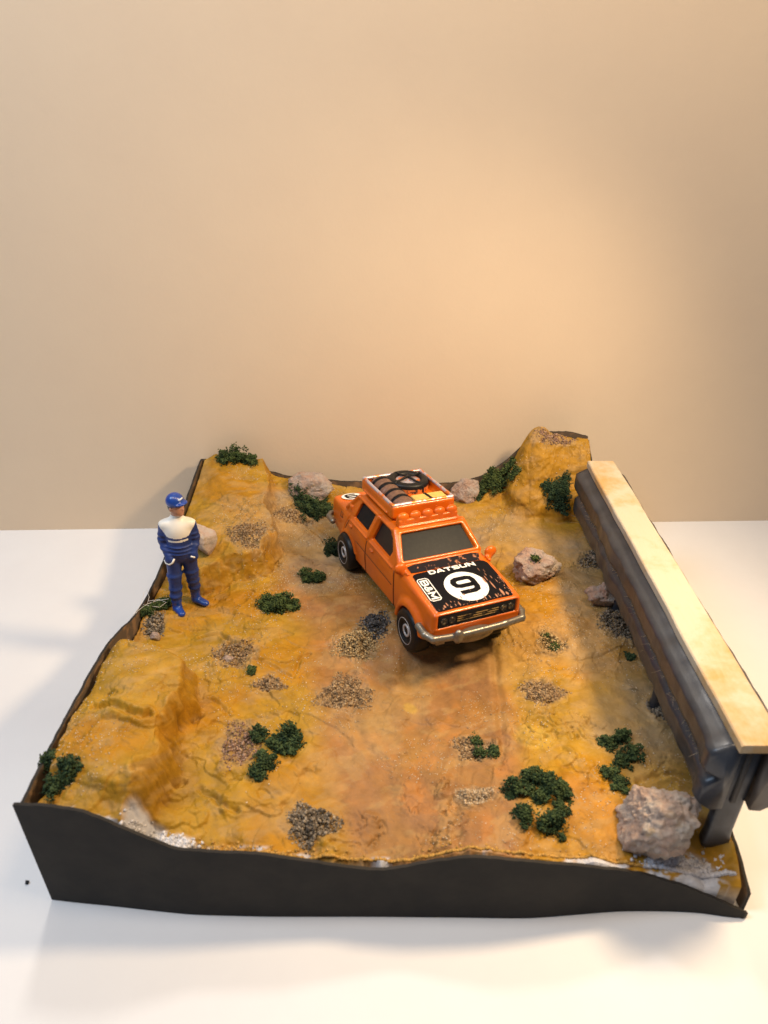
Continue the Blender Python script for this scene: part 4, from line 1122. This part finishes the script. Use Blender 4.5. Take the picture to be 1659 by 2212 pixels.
moss([(1190,1058,20,1),(1215,1055,22,1),(1208,1082,24,.9)], 'round teal green moss clump at the foot of the right hill', teal=.6)
moss([(1310,1600,17,.7),(1340,1590,20,.9),(1366,1625,22,.8),(1345,1640,20,.7),(1320,1670,20,.7),(1338,1695,20,.6)], 'moss trail between the barrier and the track', teal=.25)
moss([(1110,1705,26,.8),(1150,1680,28,.9),(1195,1695,30,.9),(1222,1712,20,.8),(1130,1760,24,.8),(1195,1778,32,.8),(1165,1715,24,.8),(1215,1745,16,.7)], 'largest moss patch in the front right half', teal=.25)
moss([(1028,1600,12,.8),(1036,1622,14,.7),(1066,1622,12,.7)], 'sprig of moss on the round gravel bed', teal=.2)
moss([(1183,1380,10,.8),(1196,1398,11,.7)], 'sprig of moss in the gravel below the bumper')
moss([(1360,1418,9,.6),(1361,1420,9,.6)], 'tiny moss speck in the shade of the guardrail', teal=.4)
moss([(543,1447,8,.6)], 'tiny moss speck by the small gravel hollow')
# tuft on the knobbly rock
def tuft_on(pc, off, r, label):
    nn = 160; a = rng.normal(size=(nn, 3)) * r * .5
    tt = rng.random((nn, 1)); o = crumbs('moss_clump', a, rng.uniform(.02, .04, nn), G1 * (1 - tt) + G2 * tt, [m_moss]); o.location = tuple(pc * H + np.array(off))
    tag(o, label, 'moss')
TONE = {'brown': ((.17, .10, .05), (.42, .30, .17)), 'sand': ((.30, .20, .09), (.52, .40, .22)), 'slate': ((.03, .03, .033), (.14, .14, .15)), 'grey': ((.11, .085, .06), (.33, .27, .20)),
        'pale': ((.33, .22, .12), (.54, .43, .29)), 'mauve': ((.22, .125, .09), (.38, .26, .18))}
LB = ['gravel bed on the back left ledge', 'gravel hollow left of centre with a round pebble', 'small strip of brown gravel left of the large round bed', 'large round gravel bed left of the track',
 'sandy gravel bed beside the front wheel', 'dark slate gravel heap beside the front wheel', 'gravel patch below the right end of the bumper', 'oval gravel bed right of the track',
 'grey gravel heap in the shade of the guardrail', 'long grey gravel heap along the guardrail', 'gravel bed with a moss sprig near the front', 'pale gravel bed left of the largest moss patch',
 'grey gravel bed near the middle of the front edge', 'sparse mauve gravel left of the branching moss', 'gravel streak below the pale rounded rock', 'grey gravel ledge at the feet of the figurine',
 'gravel behind the jagged streaked rock', 'mauve gravel on top of the right hill']
for (p, rx, ry, n_, tone), lb_ in zip(beds_info, LB):
    n_ = int(n_ * 3.4)
    a = rng.random(n_) * 2 * math.pi; r = rng.random(n_) ** .6 * .95 + np.abs(rng.normal(size=n_)) * .07
    r = r * (1 + .25 * np.sin(a * 3 + p[0] * 50) + .12 * np.sin(a * 7 + p[1] * 80))
    x = p[0] + np.cos(a) * r * rx * .88; y_ = p[1] + np.sin(a) * r * ry * .88
    x = np.clip(x, -.46, .485); y_ = np.clip(y_, .59, 1.525)
    hump = .016 * np.clip(1 - r, 0, 1) if tone in ('grey', 'slate', 'sand') else .004 * np.clip(1 - r, 0, 1)
    z = height(x, y_) + hump * rng.random(n_)
    s = (.010 + .036 * rng.random(n_) ** 3.5) * (1.15 - .35 * np.clip(r, 0, 1.4)) * (1.15 if tone in ('grey', 'slate') else 1)
    t = rng.random((n_, 1)) ** 1.3; c_ = (np.array(TONE[tone][0]) * (1 - t) + np.array(TONE[tone][1]) * t) * (.55 + .6 * rng.random((n_, 1)))
    o = crumbs('gravel_bed', np.stack([(x - p[0]) * H, (y_ - p[1]) * H, (z - p[2]) * H], 1), s, c_, [m_grav]); o.location = tuple(p * H)
    tag(o, lb_, 'gravel', kind='stuff')
# loose sand all over
n_ = 22000
s_, t_ = rng.random(n_), rng.random(n_) * .97 + .015; P = quad(s_, t_)
keep = fbm(P[:, 0] * 12, P[:, 1] * 12, 301, 3) > -.02 + .12 * rng.random(n_); P = P[keep]
z = height(P[:, 0], P[:, 1]); k = len(P); t = rng.random((k, 1))
o = crumbs('sand', np.stack([P[:, 0] * H, P[:, 1] * H, z * H + .004], 1), rng.uniform(.007, .018, k), np.array([.30, .20, .11]) * (1 - t) + np.array([.66, .58, .45]) * t, [m_grav])
tag(o, 'loose pale sand grains scattered over the ochre ground', 'sand', kind='stuff')
# broken plaster lumps in the gaps behind the front card
def lumps(line, n_, spread, s0, s1, col, name, parent):
    Q = [hit(*p) for p in line]; i = rng.integers(0, len(Q) - 1, n_); f = rng.random((n_, 1)); Q = np.array(Q)
    P = Q[i] * (1 - f) + Q[i + 1] * f; P[:, :2] += rng.normal(size=(n_, 2)) * spread
    P[:, 0] = np.clip(P[:, 0], -.46, .485); P[:, 1] = np.clip(P[:, 1], .585, 1.5)
    z = height(P[:, 0], P[:, 1]); t = rng.random((n_, 1))
    return crumbs(name, np.stack([P[:, 0] * H, P[:, 1] * H, z * H], 1), rng.uniform(s0, s1, n_), np.array(col) * (.7 + .5 * t), [m_grav], parent)
o = lumps([(290,1800),(340,1826),(410,1834)], 700, .007, .015, .05, (.55, .54, .55), 'plaster', base); o['kind'] = 'stuff'
o = lumps([(1400,1880),(1480,1890),(1540,1905),(1620,1915)], 1400, .011, .015, .055, (.52, .51, .54), 'plaster', base); o['kind'] = 'stuff'
o = lumps([(430,1838),(560,1846),(700,1858),(830,1878),(900,1868),(1000,1846),(1150,1862),(1300,1872),(1400,1884)], 1800, .006, .012, .045, (.42, .24, .06), 'ground_crumbs', base); o['kind'] = 'stuff'

# ------------------------------------------------------------------ the barrier
bar = empty('guardrail', (.46 * H, 1.0 * H, .1 * H))
tag(bar, 'grey corrugated guardrail topped with a pale wooden strip along the right edge', 'guardrail')
m_rail2 = mat('dark_grey_rail', (.036, .042, .055), .34, spec=.5, metal=.1)
detail(m_rail2, (.024, .026, .032), 2.5, .40, .70, .12, 30, .012, rr=(.28, .42))
m_wood = mat('pale_stained_wood', (.66, .54, .36), .7)
n = NT(m_wood); b = n.n['Principled BSDF']; co = n.add('ShaderNodeTexCoord').outputs['Object']
mp = n.add('ShaderNodeMapping'); mp.inputs['Scale'].default_value = (9, .8, 9); n.l.new(co, mp.inputs['Vector'])
c = n.mix(n.ramp(n.noise(.42, 6, .66, co), [(.46, 0.), (.60, .85)]), (.46, .42, .33), (.44, .245, .06))
c = n.mix(n.ramp(n.noise(2.5, 5, .6, mp.outputs['Vector']), [(.45, 0.), (.7, .35)]), c, (.50, .40, .26))
c = n.mix(n.ramp(n.noise(22, 4, .7, co), [(.62, 0.), (.68, .5)]), c, (.30, .22, .14))
n.l.new(c, b.inputs['Base Color']); n.l.new(n.bump(n.noise(14, 7, .65, mp.outputs['Vector']), .6, .03), b.inputs['Normal'])
Y0, Y1 = .600, 1.372
def strip(prof_fn, y0, y1, nseg, name, m_, parent, thick=.05, closed=False):
    V = []; K = None
    for i in range(nseg + 1):
        y = y0 + (y1 - y0) * i / nseg; p = prof_fn(y); K = len(p)
        for q in p: V.append(((q[0]) * H - bar.location.x, y * H - bar.location.y, q[1] * H - bar.location.z))
    Fc = []
    for i in range(nseg):
        for q in range(K - (0 if closed else 1)):
            j = (q + 1) % K; Fc.append((i * K + q, i * K + j, (i + 1) * K + j, (i + 1) * K + q))
    if closed: Fc += [tuple(range(K))[::-1], tuple(nseg * K + q for q in range(K))]
    me = mesh_from(name, V, Fc); o = link(name, me, parent, [m_])
    return o
def wob(y, s): return float(fbm(np.array([y * 9.0]), np.array([s * 1.7]), 400, 3)[0])
def beam(side, x0):
    def f(y):
        p = []; cr_ = 1 + 5 * math.exp(-((y - Y0) / .035) ** 2); w1 = wob(y, 1) * .006 * cr_ + wob(y * 5, 9) * .004 * cr_; w2 = wob(y, 2) * .012 + wob(y * 4, 8) * .005 * cr_; up = wob(y, 3) * .006
        ztop, zbot = .290 + up * .3, .168 + w2
        for k in range(25):
            t = k / 24; z = ztop + (zbot - ztop) * t
            bulge = .026 * min(1, 1.5 * abs(math.sin(math.pi * t * 2)) ** 1.1) * (1 if t < .5 else .75) - .004
            p.append((x0 + side * (bulge + w1 * (1 + t)), z))
        return p + [(x0 - side * .010, zbot + .002), (x0 - side * .010, ztop)]
    return f
bm1 = strip(beam(-1, .442), Y0 + .01, Y1 - .004, 90, 'rail_beam', m_rail2, bar, closed=True)
bm2 = strip(beam(1, .497), Y0 + .008, Y1 - .01, 90, 'rail_beam', mat('brown_grey_rail', (.055, .045, .042), .4), bar, closed=True)
def wood(y):
    w1 = wob(y, 5) * .004; w2 = wob(y, 6) * .004; x0 = .440 + w1; x1 = .498 + w2
    return [(x0, .2905), (x0, .3025), (x0 + .002, .3045), (x1 - .002, .3045), (x1, .3025), (x1, .2905)]
wd = strip(wood, Y0, Y1, 60, 'wooden_strip', m_wood, bar, closed=True); 
for p_ in wd.data.polygons: p_.use_smooth = False
def filler(y): w1 = wob(y, 2) * .012; return [(.463, .285), (.463, .176 + w1), (.470, .176 + w1), (.470, .285)]
strip(filler, Y0 + .014, Y1 - .012, 30, 'dark_filler_panel', mat('dark_filler_card', (.03, .028, .028), .7), bar, closed=True)  # dark board added so the hollow between the beams reads dark
def post(y, x=.468):
    z0 = float(height(x, y)[0]) - .005
    V = []; Fc = []; n_ = 20; zs = [z0, z0 + .01, z0 + .03, .20, .286]; rs = [.0165, .018, .0165, .0165, .0165]
    for z, r in zip(zs, rs):
        for i in range(n_): a = 2 * math.pi * i / n_; V.append(((x + r * 1.1 * math.copysign(abs(math.cos(a)) ** .45, math.cos(a))) * H - bar.location.x, (y + r * .5 * math.copysign(abs(math.sin(a)) ** .45, math.sin(a))) * H - bar.location.y, z * H - bar.location.z))
    for k in range(4):
        for i in range(n_): Fc.append((k * n_ + i, k * n_ + (i + 1) % n_, (k + 1) * n_ + (i + 1) % n_, (k + 1) * n_ + i))
    Fc += [tuple(range(n_))[::-1], tuple(range(4 * n_, 5 * n_))]
    link('post', mesh_from('post', V, Fc), bar, [m_rail2])
for y in (.625, .86, 1.10, 1.33): post(y)
# torn paper fuzz along the folds
V = []; Fc = []
def fibre(p, d, L, r):
    global V, Fc
    i0 = len(V); d = d / np.linalg.norm(d); a = np.cross(d, [0, 0, 1.]); a /= np.linalg.norm(a) + 1e-9; b_ = np.cross(d, a)
    bend = rng.normal(size=3) * L * .35
    for k in range(4):
        t = k / 3; c_ = p + d * L * t + bend * t * t
        for q in range(3): an = 2 * math.pi * q / 3; V.append(c_ + (a * math.cos(an) + b_ * math.sin(an)) * r * (1 - .6 * t))
    for k in range(3):
        for q in range(3): Fc.append((i0 + k * 3 + q, i0 + k * 3 + (q + 1) % 3, i0 + k * 3 + 3 + (q + 1) % 3, i0 + k * 3 + 3 + q))
for k in range(2600):
    y = rng.uniform(Y0 + .02, Y1 - .01); pp = beam(-1, .442)(y)
    if fbm(np.array([y * 30]), np.array([2.2]), 500, 2)[0] < -.12: continue
    j = 12 + rng.integers(-1, 2) if rng.random() < .72 else 24
    q = pp[j]; p = np.array([q[0] * H - bar.location.x, y * H - bar.location.y, q[1] * H - bar.location.z])
    fibre(p, np.array([-1, rng.normal() * .8, rng.normal() * .8]), rng.uniform(.05, .16) * (2.2 if rng.random() < .04 else 1), .006)
o = link('paper_fuzz', mesh_from('paper_fuzz', V, Fc), bar, [mat('paper_fibre', (.46, .37, .25), .9)], smooth=False); o['kind'] = 'stuff'

# white glue threads by the figurine
V = []; Fc = []
g0 = np.array([-.455 * H, 1.06 * H, .150 * H])
def thread(P, r=.007):
    global V, Fc
    P = [np.array(p, float) for p in P]; i0 = len(V)
    for i, p in enumerate(P):
        d = P[min(i + 1, len(P) - 1)] - P[max(i - 1, 0)]; d /= np.linalg.norm(d); a = np.cross(d, [.1, .2, 1.]); a /= np.linalg.norm(a); b_ = np.cross(d, a)
        for q in range(4): an = math.pi * q / 2; V.append(p + (a * math.cos(an) + b_ * math.sin(an)) * r)
    for i in range(len(P) - 1):
        for q in range(4): Fc.append((i0 + i * 4 + q, i0 + i * 4 + (q + 1) % 4, i0 + i * 4 + 4 + (q + 1) % 4, i0 + i * 4 + 4 + q))
thread([(-.35, -.9, -.15), (-.2, -.5, .05), (-.02, -.1, .2), (.05, .1, .45), (.12, .15, .5), (.16, .1, .3), (.1, 0, .12)])
thread([(-.22, -.7, 0), (-.05, -.3, .16), (.1, 0, .14), (.35, .1, .18), (.65, .15, .2)])
thread([(0, 0, .12), (.2, -.1, .16), (.45, -.08, .1), (.6, .05, .16), (.4, .12, .2), (.1, .1, .16)])
o = link('thread', mesh_from('thread', V, Fc), None, [mat('white_thread', (.6, .58, .55), .6)]); o.location = g0
tag(o, 'tangle of thin white threads over the left card edge', 'thread')
# a crumb on the table
p = at(59, 1908, 0); o = crumbs('crumb', np.array([(0, 0, .03)]), np.array([.045]), np.array([(.03, .03, .035)]), [m_grav]); o.location = tuple(p * H)
tag(o, 'dark crumb lying on the white table at the left', 'crumb')
p3 = pr3; tuft_on(p3, (-.15, -.15, .72), .10, 'tiny moss tuft on top of the knobbly pink rock')
